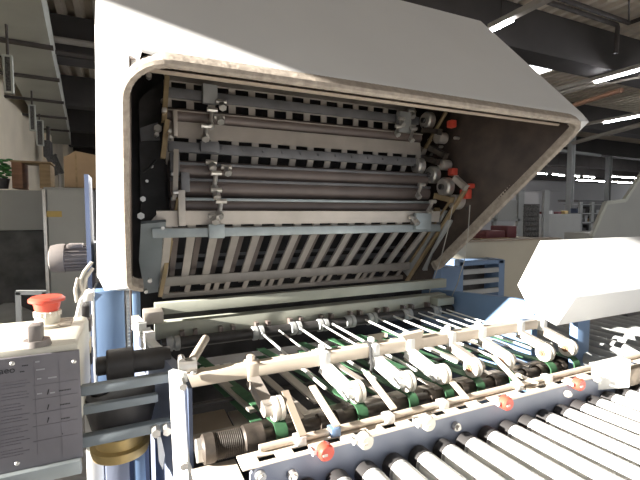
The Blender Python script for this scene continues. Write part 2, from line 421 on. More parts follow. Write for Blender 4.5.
mb.build('seal', M['seal'], hood, 'ribbed grey brown rubber seal around the hood mouth')
# side frames
def plate_x(x, th, poly): return MB().prism([(x, a, b) for a, b in poly], (th, 0, 0))
plate_x(XR + .02, .02, [(1.00, .55), (1.00, 1.135), (1.10, 1.135), (1.49, 1.10), (1.78, 1.05), (1.9, 1.05), (1.9, .55)]).build('side_frame', M['blue'], FM)
# left frame: top edge runs forward and slightly outward
mb = MB()
L0 = Vector((0.022, 1.45, 1.085)); L1 = Vector((0.100, 0.975, 1.092))
mb.prism([L0, L1, Vector((L1.x, L1.y, .55)), Vector((L0.x, L0.y, .55))], (0.022, 0.004, 0)); mb.build('side_frame', M['bluegrey'], FM)
mb = MB(); mb.bar(L0.lerp(L1, 0.02) + Vector((.004, 0, .004)), L0.lerp(L1, .62) + Vector((.004, 0, .004)), 0.016, 0.012, bev=.003)
mb.bar(L0 + Vector((.006, 0, .02)), L0.lerp(L1, .22) + Vector((.006, 0, .02)), 0.014, 0.03, bev=.004)
mb.bar(L0.lerp(L1, .3) + Vector((.006, 0, .0)), L0.lerp(L1, .42) + Vector((.006, 0, .0)), 0.02, 0.05, bev=.004)
mb.build('frame_edge', M['white'], FM, 'white worn top edge of the left frame')  # white colour stands in for sun on the frame's top edge
# front corner post, its sunlit edge painted white and canted to the sun
mb = MB()
pa = AY(176, 372, .985); 
mb.prism([(0.082, .955, 1.105), (0.108, .925, 1.105), (0.118, .932, 1.105), (0.092, .965, 1.105)], (0.004, -0.14, -.65)); mb.build('corner_post', M['white'], FM, 'white painted edge of the front corner post')
mb = MB(); mb.box(0.114, 0.122, .89, .96, .45, 1.085); mb.build('corner_plate', M['darkblue'], FM)
# bolts on the post
for (px, py) in ((182, 384), (183, 462)):
    c = AY(px, py, .90); MB().cyl(c + Vector((0, -.02, 0)), c + Vector((0, .03, 0)), .008, seg=6).build('bolt', M['steel'], FM)

# blue columns under the hood's left end
a, b = AY(94, 292, 1.55), AY(126, 355, 1.55)
mb = MB(); mb.box(a.x, b.x, 1.55, 1.75, .3, a.z, .003); mb.build('column_panel', M['blue'], FM)
mb = MB(); mb.box(a.x - .008, a.x, 1.545, 1.75, .3, a.z + .0, .002); mb.build('column_edge', M['white'], FM)  # column's lit edge, its brightness put in as white paint
mb = MB(); mb.box(a.x - .022, a.x - .009, 1.62, 1.8, .3, 1.58); mb.build('rear_post', M['darkblue'], FM)
mb = None; a, b = AY(132, 288, 1.52), AY(142, 355, 1.52)
mb = MB(); mb.box(a.x, b.x, 1.52, 1.72, .3, a.z, .003); mb.build('column_panel', M['blue'], FM)
mb = MB(); a = AY(126, 290, 1.535); b = AY(131, 355, 1.535)
mb.box(a.x, b.x, 1.535, 1.58, .5, a.z)
k = 0
while a.z - 0.02 - k * .012 > .6: 
    mb.box(a.x + .001, b.x - .001, 1.529, 1.536, a.z - .014 - k * .012, a.z - .008 - k * .012); k += 1
mb.build('toothed_strip', M['grey'], FM, 'grey toothed adjusting strip')

# --- fold plates: perforated sheets
def zat(px, py, Y): return AY(px, py, Y).z
def perforated(name, x0, x1, rows, pitch, bridge, m, parent, th=.006, x_start=None, label=None):
    """rows: list of ((Y,Z) top, (Y,Z) bottom, solid?)"""
    mb = MB()
    for (t, b, solid) in rows:
        t = Vector((0, *t)); b = Vector((0, *b)); d = (b - t); n = Vector((1, 0, 0)).cross(d).normalized() * th
        def slab(a0, a1): mb.prism([Vector((a0, 0, 0)) + t, Vector((a0, 0, 0)) + b, Vector((a0, 0, 0)) + b + n, Vector((a0, 0, 0)) + t + n], (a1 - a0, 0, 0))
        if solid: slab(x0, x1)
        else:
            x = x0 if x_start is None else x_start
            while x < x1:
                slab(x, min(x + bridge, x1)); x += pitch
    return mb.build(name, m, parent, label, smooth=False)
PITCH = 0.0775
Ya = 1.62; px = 215
z = lambda y, Y=Ya: zat(px, y, Y)
bp1 = perforated('buckle_plate', .15, 1.26, [((Ya + .02, z(79)), (Ya, z(86)), True), ((Ya, z(86)), (Ya, z(93.5)), False), ((Ya, z(93.5)), (Ya, z(104)), True), ((Ya, z(104)), (Ya, z(112)), False), ((Ya, z(112)), (Ya, z(114)), True)], PITCH, .026, M['plate'], FM, x_start=.145)
mb = MB()                                                      # scalloped upper edge
x = .16
while x < 1.24: mb.cyl((x, Ya + .018, z(79.5)), (x, Ya + .024, z(79.5)), .012, seg=12); x += .03
mb.build('scalloped_edge', M['plate'], bp1)
MB().box(.15, 1.26, Ya - .022, Ya - .006, z(103.5), z(94), .002).build('slot_bar', M['darkbar'], bp1)
MB().cyl((.14, 1.615, z(119, 1.615)), (1.27, 1.615, z(119, 1.615)), .026, seg=28).build('fold_roller', M['roller'], FM)
MB().box(.15, 1.27, 1.585, 1.60, z(114.6, 1.59), z(113.6, 1.59)).build('roller_cover', M['slat'], FM)  # pale strip stands in for the highlight along the roller
Yb = 1.58; z = lambda y, Y=Yb: zat(px, y, Y)
bp2 = perforated('buckle_plate', .145, 1.26, [((Yb + .01, z(124)), (Yb, z(140)), True), ((Yb, z(140)), (Yb, z(145)), False), ((Yb, z(145)), (Yb, z(154)), True), ((Yb, z(154)), (Yb + .02, z(164)), False), ((Yb + .02, z(164)), (Yb + .02, z(166)), True)], PITCH, .026, M['plate'], FM, x_start=.145)
mb = MB(); mb.box(.15, 1.26, Yb - .024, Yb - .006, z(155), z(145), .002)
for i in range(13): mb.cyl((.26 + i * PITCH, Yb - .03, z(149)), (.26 + i * PITCH, Yb - .02, z(149)), .006, seg=8)
mb.build('slot_bar', M['darkbar'], bp2)
for (yc, yy, rr) in ((172, 1.575, .036), (188.5, 1.56, .036), (206, 1.535, .030)):
    MB().cyl((.15, yy, zat(px, yc, yy)), (1.27, yy, zat(px, yc, yy)), rr, seg=32).build('fold_roller', M['roller'], FM)
for yc, yy in ((165, 1.545), (180.5, 1.53), (199.5, 1.51)):
    zz = zat(px, yc, yy); MB().box(.15, 1.27, yy - .008, yy + .008, zz - .005, zz + .005, .001).build('roller_cover', M['darkbar'] if yc != 199.5 else M['bluish'], FM)  # highlight lines of the rollers, put in as thin strips
# lowest plate and the slatted panel hanging back from it
Yc = 1.47; z = lambda y, Y=Yc: zat(px, y, Y)
yS = 1.49; zS = z(236, 1.49); yE = 1.72; zE = zat(px, 284, 1.72)
bp3 = perforated('buckle_plate', .10, 1.275, [((1.462, z(211)), (1.47, z(224.5)), True), ((1.47, z(224.5)), (1.475, z(228)), False), ((1.475, z(228)), (yS, zS), True), ((yS, zS), (yE, zE), False)], PITCH, .027, M['plate'], FM, x_start=.12, th=.010)
perforated('rear_slats', .12, 1.27, [((yS + .035, zS + .0), (yE + .03, zE), False)], PITCH, .020, M['roller'], bp3, x_start=.155, th=.008)
MB().box(.085, 1.27, 1.452, 1.466, z(236.5), z(227.5), .002).build('slot_bar', M['bluish'], bp3, 'blue grey slotted bar')
zL = zat(px, 273, 1.69); mb = MB(); mb.box(.13, 1.27, 1.668, 1.682, zat(px, 283, 1.67), zat(px, 274, 1.67), .002); mb.build('slat_rail', M['slat'], bp3)
mb = MB(); zz = zat(px, 291, 1.73); mb.box(.13, 1.27, 1.72, 1.745, zz - .012, zz + .008, .002); mb.build('slat_rail', M['slat'], bp3)
x = .14; k = 0
while x < 1.25:
    MB().bar((x + .01, 1.675, zat(px, 279, 1.67)), (x + .004, 1.728, zz), .020, .006, up=(0, -1, 0)).build('lower_slat', M['slat'], bp3)
    x += (PITCH, PITCH, PITCH * .45, PITCH * .55)[k % 4]; k += 1
for (yy, zz, hh) in ((1.70, zat(px, 255, 1.70), .006), (1.72, zat(px, 264, 1.72), .012)):
    MB().box(.13, 1.27, yy, yy + .01, zz - hh, zz + hh).build('inner_rail', M['darkbar'], bp3)
mb = MB(); mb.box(.03, 1.42, 1.83, 1.85, .95, 2.2); mb.build('rear_wall', M['dark'], FM)
def AS(u, v):                                # a point on the leaning plane of the slats
    d = ray(u, v); k = -(zS - zE) / (yE - yS)
    t = (zS - CAMH - k * yS) / (d.z - k * d.y); return Vector((t * d.x, t * d.y, CAMH + t * d.z))
MB().prism([AS(141, 224), AS(166, 222), AS(163, 250), AS(158, 292), AS(145, 294), AS(139, 262)], (0, .010, .008)).build('cheek_plate', M['rail'], FM)
MB().prism([(1.285, 1.44, 1.46), (1.285, 1.70, 1.13), (1.285, 1.76, 1.16), (1.285, 1.52, 1.47)], (.012, 0, 0)).build('cheek_plate', M['grey'], FM)
c = [AY(150, 227, 1.47), AY(150, 222, 1.47), AY(160, 211, 1.47), AY(178, 211, 1.47), AY(178, 227, 1.47)]
MB().prism(c, (0, .008, 0)).build('end_lug', M['plate'], FM)
# brass side strips left and right
def strip(name, a, b, w, h, m, up=(0, -1, -.6)): return MB().bar(a, b, w, h, up=up, bev=.001).build(name, M[m], FM)
strip('side_strip', AY(179, 198, 1.45), AY(160, 296, 1.70), .016, .012, 'brass')
strip('side_strip', AY(167, 76, 1.60), AY(164, 122, 1.57), .014, .012, 'brass')
strip('side_strip', AY(167, 120, 1.55), AY(163, 158, 1.53), .014, .012, 'brass')
strip('side_strip', AY(176, 150, 1.5), AY(175, 200, 1.46), .014, .012, 'slat')
strip('side_strip', AX(466, 189, 1.30), AX(405, 284, 1.285), .018, .012, 'brass')
strip('side_strip', AX(452, 198, 1.29), AX(410, 262, 1.275), .012, .008, 'brass')
strip('side_strip', AX(446, 112, 1.33), AX(424, 150, 1.31), .014, .012, 'brass')
strip('side_strip', AX(450, 220, 1.31), AX(425, 270, 1.30), .03, .01, 'grey')
for (x0, y0, x1, y1, Y, m) in ((173, 109, 178, 136, 1.55, 'slat'), (178, 190, 186, 226, 1.44, 'plate'), (170, 152, 180, 175, 1.5, 'darkbar'), (181, 172, 190, 192, 1.48, 'darkbar'), (162, 107, 167, 112, 1.54, 'steel'), (171, 172, 176, 176, 1.48, 'steel'), (173, 191, 179, 194, 1.44, 'steel')):
    a, b = AY(x0, y0, Y), AY(x1, y1, Y); MB().box(a.x, b.x, Y, Y + .03, b.z, a.z, .002).build('end_bracket', M[m], FM)
# plate adjusters: block, screw and hexagonal knobs
def adjuster(cx, cy, Y, dx, dy, lean, s=1.0):
    c = AY(cx, cy, Y); e = AY(cx + lean, cy + dy, Y - .01)
    o = MB().cyl(c, e, .008 * s, seg=12).cyl(c + Vector((-.018 * s, -.004, .006)), c + Vector((.018 * s, -.004, .006)), .009 * s, seg=8).build('adjuster', M['steel'], FM)
    MB().cyl(e + Vector((0, -.004, .006)), e + Vector((0, -.018, -.008)), .014 * s, seg=6).build('hex_knob', M['steel'], o)
a, b = AY(202, 84, 1.59), AY(217, 105, 1.59); MB().box(a.x, b.x, 1.575, 1.60, b.z, a.z, .003).build('clamp_block', M['grey'], FM)
a, b = AY(200, 141, 1.55), AY(219, 153, 1.55); MB().box(a.x, b.x, 1.54, 1.56, b.z, a.z, .003).build('clamp_block', M['darkbar'], FM)
a, b = AY(208, 224, 1.445), AY(224, 238, 1.445); MB().box(a.x, b.x, 1.43, 1.452, b.z, a.z, .003).build('clamp_block', M['bluish'], FM)
for A in ((212, 112, 1.57, 0, 14, -2), (221, 104, 1.57, 0, 3, 1), (219, 119, 1.57, 0, 2, 1), (206, 128, 1.55, 0, 10, -1), (211, 164, 1.52, 0, 3, 1), (226, 169, 1.51, 0, 3, 1), (216, 175, 1.50, 0, 14, -2), (216, 192, 1.47, 0, 4, 0), (221, 203, 1.45, 0, 12, -2), (214, 218, 1.44, 0, 2, 1)):
    adjuster(*A)
for A in ((398, 128, 1.56, 0, 6, -2), (413, 130, 1.56, 0, 10, -3), (401, 120, 1.57, 0, 4, 0), (421, 186, 1.50, 0, 10, -4), (432, 203, 1.46, 0, 8, -4), (412, 219, 1.45, 0, 3, 3), (410, 112, 1.6, 0, 4, 1)):
    adjuster(*A, 0.9)
a, b = AY(376, 116, 1.60), AY(404, 130, 1.60); 
a, b = AY(396, 112, 1.60), AY(408, 134, 1.60); MB().box(a.x, b.x, 1.575, 1.60, b.z, a.z, .003).build('clamp_block', M['grey'], FM)
a, b = AY(415, 213, 1.445), AY(430, 229, 1.445); MB().box(a.x, b.x, 1.435, 1.455, b.z, a.z, .003).build('clamp_block', M['bluish'], FM)
# gear discs, white sleeves and red caps on the right ends of the rollers
for (cx, cy, r, X) in ((429, 121, .040, 1.30), (420, 166, .036, 1.24), (434, 175, .040, 1.30), (447, 187, .042, 1.30)):
    c = AX(cx, cy, X); o = MB().lathe(c + Vector((-.02, 0, 0)), (1, 0, 0), [(-.008, r * .4), (-.008, r * .85), (0, r), (.026, r), (.026, r * .5)], 28).build('gear_disc', M['steel'], FM, 'worn grey gear disc')
    MB().cyl(c + Vector((-.04, 0, 0)), c + Vector((-.022, 0, 0)), r * .3, seg=12).build('disc_hub', M['dark'], o)
for (cx, cy, r, X) in ((440, 138, .026, 1.33), (456, 202, .032, 1.32), (444, 165, .024, 1.33)):
    c = AX(cx, cy, X); MB().cyl(c + Vector((-.02, 0, 0)), c + Vector((.03, 0, 0)), r, seg=20, bev=.004).build('end_sleeve', M['plate'], FM)
for (cx, cy, w, X) in ((451, 124, .022, 1.34), (465, 194, .028, 1.33), (452, 172, .022, 1.34), (470, 186, .014, 1.34)):
    c = AX(cx, cy, X); MB().box(c.x - .012, c.x + .02, c.y - w * .75, c.y + w * .75, c.z - w * .75, c.z + w * .75, .005).build('end_cap', M['red'], FM, 'small red plastic end cap')
for i in range(9):
    c = AX(random.uniform(425, 470), random.uniform(130, 240), 1.36); MB().cyl(c, c + Vector((.03, 0, 0)), .007, seg=8).build('frame_screw', M['steel'], FM)
c0 = AX(470, 236, 1.385); 
MB().prism([AX(448, 222, 1.34), AX(468, 206, 1.34), AX(462, 240, 1.34), AX(430, 272, 1.34), AX(424, 268, 1.34)], (.02, 0, 0)).build('gear_guard', M['dark'], FM)
MB().prism([AY(139, 100, 1.72), AY(163, 78, 1.72), AY(166, 210, 1.72), AY(141, 222, 1.72)], (0, .01, 0)).build('inner_side_plate', M['dark'], FM)
for (u, v, r_, Y) in ((149, 75, .010, 1.6), (158, 128, .014, 1.62), (157, 134, .008, 1.6), (170, 131, .006, 1.5), (171, 137, .006, 1.5), (152, 166, .006, 1.65), (143, 199, .010, 1.6), (141, 216, .012, 1.5), (147, 181, .006, 1.68), (163, 228, .006, 1.45), (152, 232, .009, 1.48), (150, 281, .008, 1.6), (146, 292, .007, 1.6), (163, 100, .007, 1.6)):
    c = AY(u, v, Y); MB().cyl(c, c + Vector((0, .03, 0)), r_, seg=6).build('frame_screw', M['steel'], FM)
MB().prism([AY(140, 128, 1.66), AY(158, 122, 1.66), AY(160, 140, 1.66), AY(141, 141, 1.66)], (0, .01, 0)).build('end_bracket', M['darkbar'], FM)
MB().tube([AY(143, 172, 1.6), AY(149, 168, 1.6), AY(156, 160, 1.6)], .004, 6).build('cable', M['cable'], FM)
for (p0, p1, m) in (((405, 140), (424, 152), 'slat'), ((402, 152), (420, 158), 'darkbar'), ((424, 130), (440, 132), 'shaft'), ((424, 158), (438, 162), 'shaft'), ((436, 196), (452, 200), 'brass'), ((408, 190), (424, 196), 'shaft'), ((438, 210), (424, 228), 'brass'), ((455, 178), (466, 188), 'slat'), ((430, 148), (446, 156), 'shaft')):
    MB().bar(AX(*p0, 1.275), AX(*p1, 1.285), .022, .022, bev=.003).build('end_bracket', M[m], FM)
# hanging cables on the right
MB().tube([AX(453, 205, 1.24), AX(448, 230, 1.24), AX(440, 262, 1.24), AX(431, 286, 1.24), AX(428, 300, 1.24)], .0018, 6).build('cable', M['wire'], FM)
MB().tube([AX(470, 205, 1.29), AX(468, 235, 1.29), AX(464, 262, 1.29), AX(457, 285, 1.29), AX(452, 296, 1.29)], .0018, 6).build('cable', M['wire'], FM)

# cross bars under the plates
Yr = 1.43
def xbar(name, y0, y1, m, th=.03, x0=.085, x1=XR + .01, px=300):
    return MB().box(x0, x1, Yr, Yr + th, zat(px, y1, Yr), zat(px, y0, Yr), .002).build(name, M[m], FM)
xbar('cross_bar', 291.5, 301.5, 'greenbar'); xbar('cross_bar', 309, 323, 'greenbar', .05)
a, b = AY(143, 311, 1.40), AY(163, 321, 1.40); MB().box(a.x, b.x, 1.37, 1.44, b.z, a.z, .003).build('end_block', M['slat'], FM)
a, b = AX(428, 291, 1.28), AX(447, 303, 1.28); MB().box(1.2, 1.29, 1.38, 1.44, b.z, a.z, .003).build('end_block', M['greenbar'], FM)
mb = MB(); mb.box(.1, 1.29, 1.60, 1.63, .9, 1.10); mb.build('inner_crossmember', M['dark'], FM)

# rear tape shaft with hubs, second shaft under it
zr1 = 1.032
MB().cyl((.10, 1.40, zr1), (1.29, 1.40, zr1), .019, seg=20).build('tape_shaft', M['dark'], FM)
for x in (.135, .415, .557, .665, .781, .88, 1.05, 1.2):
    MB().lathe((x - .02, 1.40, zr1), (1, 0, 0), [(0, .020), (.002, .024), (.018, .024), (.02, .020), (.024, .020), (.026, .024), (.040, .024), (.042, .02)], 20).build('tape_hub', M['grey'], FM)
MB().cyl((.10, 1.27, .965), (1.29, 1.27, .965), .017, seg=20).build('tape_shaft', M['shaft'], FM)
for x in (.2, .235, .27, .33, .45, .56, .67, .78, .89, 1.0, 1.1, 1.2):
    MB().cyl((x, 1.27, .965), (x + .022, 1.27, .965), .022, seg=18).build('tape_hub', M['steel'], FM)
for i in range(26):                                              # small clip pairs on the bar's underside
    x = .16 + i * .042
    if i % 3 != 2: MB().box(x, x + .012, 1.405, 1.43, 1.045, 1.066).build('clip', M['roller'], FM)

# wheel bar with clamps, arms and nip wheels
ZB = 1.068; YB = .985
mb = MB(); mb.box(.118, 1.285, YB - .017, YB + .017, ZB - .017, ZB + .017, .006); mb.build('wheel_bar', M['beige'], FM, 'long beige bar carrying the white wheels')
WH = [.302, .508, .658, .775, .887, 1.013, 1.188, 1.298]
CL = [.276, .470, .623, .743, .868, .998, 1.165, 1.272]
for i, (xw, xc) in enumerate(zip(WH, CL)):
    wt = M['white'] if 1 <= i <= 6 else M['beige']
    if i == 0: wt = M['slat']
    if i >= 4: wt = M['slat']
    sg = -1 if i < 4 else 1                     # the arm sits left or right of its wheel
    if sg > 0: xc = xw + .012
    mb = MB(); mb.bar((xc, YB - .006, ZB - .022), (xw + sg * .021, .868, 1.016), .020 if i < 4 else .012, .028, bev=.003)
    mb.cyl((xw + sg * .032, .87, 1.014), (xw + sg * .013, .87, 1.014), .015, seg=16)
    arm = mb.build('wheel_arm', wt, FM)
    MB().lathe((xw - .013, .87, 1.013), (1, 0, 0), [(0, .012), (0, .024), (.003, .027), (.010, .027), (.011, .0235), (.015, .0235), (.016, .027), (.023, .027), (.026, .024), (.026, .012)], 28).build('nip_wheel', M['wheel'], arm, 'white ribbed plastic wheel')
    MB().cyl((xw - .017, .87, 1.013), (xw + .017, .87, 1.013), .011, seg=14).cyl((xw - .021, .87, 1.013), (xw + .018, .87, 1.013), .005, seg=8).build('wheel_hub', M['wood'], arm)
    mb = MB(); mb.box(xc - .014, xc + .014, YB - .022, YB + .022, ZB - .024, ZB + .020, .004)
    mb.cyl((xc, YB + .004, ZB + .018), (xc, YB + .004, ZB + .034), .010, seg=10, bev=.003)
    mb.build('bar_clamp', M['white'] if i else M['beige'], arm)
# bracket and cord on the bar
mb = MB(); c = AY(413, 350, .97)
mb.prism([AY(402, 336, .965), AY(424, 331, .965), AY(420, 348, .965), AY(414, 364, .965), AY(408, 362, .965), AY(411, 347, .965)], (0, .02, 0)); mb.build('bar_bracket', M['beige'], FM)
mb = MB(); mb.tube([Vector((.606, YB + .022 * math.cos(a), ZB + .024 * math.sin(a))) for a in [i * math.pi / 8 for i in range(17)]], .004, 6)
mb.tube([(.606, YB - .022, ZB), (.607, YB - .026, ZB - .03), (.605, YB - .024, ZB - .06)], .004, 6); mb.build('bar_cord', M['cable'], FM)
# lever handle and eye clamp at the left end
h0, h1 = AY(189, 366, 1.0), AY(206, 338, 1.13)
lev = MB().cyl(h0, h1, .0105, seg=18, bev=.003).build('lever', M['beige'], FM)
c = AY(187, 366, .99); mb = MB(); mb.cyl(c + Vector((-.02, 0, 0)), c + Vector((.02, 0, 0)), .018, seg=18).cyl(c + Vector((-.012, -.01, .015)), c + Vector((-.012, .01, .02)), .008, seg=8).ball(c + Vector((.012, -.012, -.014)), .009)
mb.build('lever_eye', M['steel'], lev)

# tape rods from the rear shaft towards the wheels
for x in (.425, .49, .568, .66, .70, .844, .90, .976, 1.04, 1.10, 1.15, 1.21, 1.25):
    thick = .004 if x in (.425, .568, .70, .844, .976) else .003
    MB().cyl((x, 1.385, 1.036), (x + .012, .90, 1.022), thick, seg=10).build('tape_rod', M['white'], FM)
# green belts over front shaft
ZF = .962; YF = .862
for i, xw in enumerate(WH):
    w = .024; path = []
    for k in range(13):
        a = math.radians(90 + 180 * k / 12); path.append((YF + .026 * math.cos(a), ZF + .026 * math.sin(a)))
    path = [(1.36, .990)] + path + [(1.36, .960)]; sk = [-.095] + [0] * 13 + [-.095]
    mb = MB(); bm = mb.bm; o_, i_ = [], []
    for k, (yy, zz) in enumerate(path):
        a = Vector(path[min(k + 1, len(path) - 1)]) - Vector(path[max(k - 1, 0)]); nn = Vector((-a.y, a.x)).normalized() * .003
        o_.append([bm.verts.new((xw + sk[k] - .014, yy, zz)), bm.verts.new((xw + sk[k] + .014, yy, zz)), bm.verts.new((xw + sk[k] + .014, yy + nn.x, zz + nn.y)), bm.verts.new((xw + sk[k] - .014, yy + nn.x, zz + nn.y))])
    for k in range(len(o_) - 1):
        for j in range(4): bm.faces.new((o_[k][j], o_[k][(j + 1) % 4], o_[k + 1][(j + 1) % 4], o_[k + 1][j]))
    bm.faces.new(o_[0][::-1]); bm.faces.new(o_[-1])
    mb.build('green_belt', M['green'], FM, 'green flat belt over the front shaft')
# front shaft: ribbed perforating sleeve at left, thin shaft to the right
prof = [(0, .016), (.01, .03), (.03, .03), (.031, .026)]
for k in range(14): prof += [(.034 + k * .004, .0275), (.036 + k * .004, .0245)]
prof += [(.095, .030), (.135, .030), (.136, .014), (1.14, .014)]
fs = MB().lathe((.128, YF, ZF), (1, 0, 0), prof, 28).build('front_shaft', M['shaft'], FM, 'worn ribbed steel front shaft')
for x in (.40, .445, .60, .72, .83, .95, 1.08, 1.14, 1.24):
    MB().cyl((x, YF, ZF), (x + .018, YF, ZF), .020, seg=18).build('shaft_collar', M['shaft'], FM)
MB().cyl((.12, .93, .95), (1.29, .93, .95), .011, seg=16).build('stay_rod', M['slat'], FM)
MB().cyl((.12, 1.09, .955), (1.29, 1.09, .955), .006, seg=16).build('stay_rod', M['dark'], FM)
# flat guide strips running forward onto the conveyor rail
for (a, b) in (((285, 391), (303, 436)), ((312, 386), (337, 426)), ((366, 372), (394, 409)), ((446, 375), (466, 398)), ((493, 356), (522, 386)), ((508, 370), (536, 383))):
    e = AY(b[0], b[1], .765); s0 = AY(a[0], a[1], .885)
    MB().bar(s0, e, .016, .004, up=(0, 0, 1)).build('guide_strip', M['tan'] if a[0] < 300 else M['beige'], FM)
for (a, b) in (((221, 381), (255, 411)), ((284, 373), (318, 402)), ((292, 408), (300, 420))):
    s0 = AZ(a[0], a[1], .99) ; e = AZ(b[0], b[1], .975)
    MB().bar(s0 + (s0 - e) * .4, e, .024, .006).build('guide_strip', M['slat'], FM)
for x in (.33, .45, .56, .72, .93, 1.1):
    MB().bar((x, 1.24, 1.0), (x + .06, .90, .965), .02, .004).build('guide_strip', M['slat'], FM)
# tray plates and dark bed inside the frame
MB().box(.125, 1.3, .80, 1.6, .60, .62).build('machine_bed', M['dark'], FM)
a, b = AZ(196, 428, .86), AZ(246, 408, .86)
MB().box(.126, .262, 1.06, 1.24, .85, .86, .002).build('tray_plate', M['tan'], FM)
MB().box(.268, .335, 1.06, 1.22, .85, .858, .002).build('tray_plate', M['slat'], FM)
MB().box(.36, .44, .96, 1.12, .855, .875, .002).build('tray_plate', M['darkbar'], FM)
MB().box(.5, 1.28, .95, 1.2, .80, .81, .002).build('tray_plate', M['dark'], FM)
MB().box(.125, 1.3, 1.30, 1.32, .62, .945).build('inner_crossmember', M['dark'], FM)
# bearing block at the sleeve's left end
a = AY(197, 445, .83); MB().cyl((.124, YF, ZF), (.146, YF, ZF), .026, seg=6).build('shaft_nut', M['steel'], FM)
# bare sheet below the sleeve
p = [AZ(196, 466, .925), AZ(243, 455, .925)]
MB().prism([(.112, .60, .924), (.112, .855, .924), (.201, .855, .924), (.201, .60, .924)], (0, 0, .006)).build('apron_sheet', M['lit'], FM)
# right end post under the cover
a, b = AY(575, 326, .93), AY(584, 362, .93)
MB().box(a.x, b.x + .01, .92, .95, .6, a.z + .03, .003).build('end_post', M['blue'], FM)

# ------------------------------------------------------------------ gear housing left of the frame (part of the machine)
Yg = 1.10
a = AY(96, 371, Yg); b = AY(106, 371, Yg); c = AY(128, 363, Yg); d = AY(156, 362, Yg)
def P3(px, py): return AY(px, py, Yg)
zc = P3(116, 364).z
o = MB().lathe((P3(96, 364).x, Yg, zc), (1, 0, 0), [(0, .018), (.003, .022), (.022, .022), (.022, .034), (.026, .036), (.078, .036), (.082, .034), (.082, .027), (.165, .027)], 32).build('drive_sleeve', M['dark'], FM)
c = P3(122, 412); zc = P3(122, 405).z
o = MB().lathe((c.x, Yg, zc - .055), (0, 0, 1), [(0, .05), (.01, .066), (.05, .076), (.09, .076), (.095, .05)], 36).build('flywheel', M['dark'], FM)
MB().lathe((c.x - .005, Yg, P3(122, 442).z - .025), (0, 0, 1), [(0, .055), (.004, .062), (.02, .066), (.026, .066), (.03, .055), (.055, .055)], 36).build('flywheel_rim', M['gold'], FM, 'oily brass coloured rim below the flywheel')
MB().cyl((P3(100, 395).x, Yg, P3(100, 395).z - .02), (P3(100, 395).x, Yg, P3(100, 395).z + .01), .02, seg=18).build('pinion', M['dark'], FM)
a, b = P3(105, 455), P3(130, 480); MB().box(a.x, b.x, Yg, Yg + .1, .5, a.z, .003).build('gear_column', M['bluegrey'], FM)
a, b = P3(133, 428), P3(146, 480); MB().box(a.x, b.x, Yg, Yg + .1, .5, a.z, .003).build('gear_column', M['blue'], FM)
a, b = AY(84, 395, 1.12), AY(104, 480, 1.12); MB().box(a.x, b.x, 1.12, 1.14, .5, a.z, .002).build('gear_column', M['white'], FM)
MB().prism([AY(157, 437, 1.0), AY(161, 437, 1.0), AY(165, 455, 1.0), AY(163, 470, 1.0), AY(159, 462, 1.0)], (0, .01, 0)).build('tension_lug', M['white'], FM)
for (u, v) in ((156, 432), (167, 430)):
    c = AY(u, v, .98); MB().cyl(c + Vector((0, -.01, 0)), c + Vector((0, .03, 0)), .010, seg=6).build('bolt', M['steel'], FM)
MB().box(-.09, .05, 1.25, 1.28, .5, .95).build('gear_backplate', M['darkblue'], FM)
MB().cyl((-.06, 1.1, .72), (.09, 1.1, .72), .02, seg=16).build('lower_shaft', M['dark'], FM)

# ------------------------------------------------------------------ CONTROL BOX on three stand-off bars
CB = thing('control_box', 'cream topped control box with printed grey front plate at left', 'control box', (-.25, 1.1, 1.0))
BY = 1.0
F1 = AY(80, 349, BY); zt_ = F1.z + .016
bk = AZ(40, 319, zt_).y
MB().box(-.46, F1.x, BY, bk, 1.0, zt_, .014).build('body', M['box'], CB)
MB().box(-.46, F1.x - .001, BY - .008, BY, AY(78, 456, BY).z, F1.z, .001).build('front_plate', M['panel'], CB, 'grey front plate with printed rows of text')
MB().box(-.46, F1.x - .004, BY - .022, BY, AY(78, 469, BY).z, AY(78, 456, BY).z, .002).build('lower_rail', M['bluish'], CB)
for (u, v) in ((12, 364), (74, 362), (17, 464)):
    c = AY(u, v, BY - .01); MB().ball(c + Vector((0, .002, 0)), .0045, 1, .6, 1).build('panel_screw', M['steel'], CB)
# printed writing on the plate
def text(s_, px, py, size, m, name='lettering'):
    cu = bpy.data.curves.new(name, 'FONT'); cu.body = s_; cu.size = size; cu.extrude = .0002; cu.align_x = 'LEFT'
    t = bpy.data.objects.new('t', cu); COL.objects.link(t)
    me = bpy.data.meshes.new_from_object(t.evaluated_get(bpy.context.evaluated_depsgraph_get())); bpy.data.objects.remove(t)
    p = AY(px, py, BY - .0088)
    me.transform(Matrix.Translation(p) @ Matrix.Rotation(math.pi / 2, 4, 'X'))
    me.materials.append(m); o = bpy.data.objects.new(name, me); COL.objects.link(o)
    o.parent = CB; o.matrix_parent_inverse = Matrix.Translation(-CB.location); return o
bpy.context.view_layer.update()
text('aeo', -1, 374.5, .018, M['ink'])
mb = MB()
for r in range(7):                                               # illegible rows: thin strokes
    y = 384 + r * 11.5
    for k in range(3):
        a = AY(-2, y + k * 3, BY - .0085); w = random.uniform(.025, .042); x = a.x
        while x < a.x + w * 1.25:
            l = random.uniform(.003, .008); mb.box(x, x + l, BY - .0088, BY - .0079, a.z - .0006, a.z + .0006); x += l + .001
mb.build('text_rows', M['faint'], CB)
mb = MB()
for (u, v, w) in ((35, 362, .006), (36, 370, .012), (37, 379, .006), (48, 378, .012), (37, 394, .007), (50, 393, .007)):
    a = AY(u, v, BY - .0085); mb.box(a.x, a.x + w * 1.25, BY - .0088, BY - .0079, a.z - .0015, a.z + .0015)
mb.build('text_marks', M['faintlight'], CB)
for (u, v) in ((48, 392), (48, 407), (48, 420)):
    MB().bar(AY(u - .5, v + 2.5, BY - .0085), AY(u + .8, v - 2.5, BY - .0085), .0008, .002).build('pen_stroke', M['ink'], CB)
mb = MB()
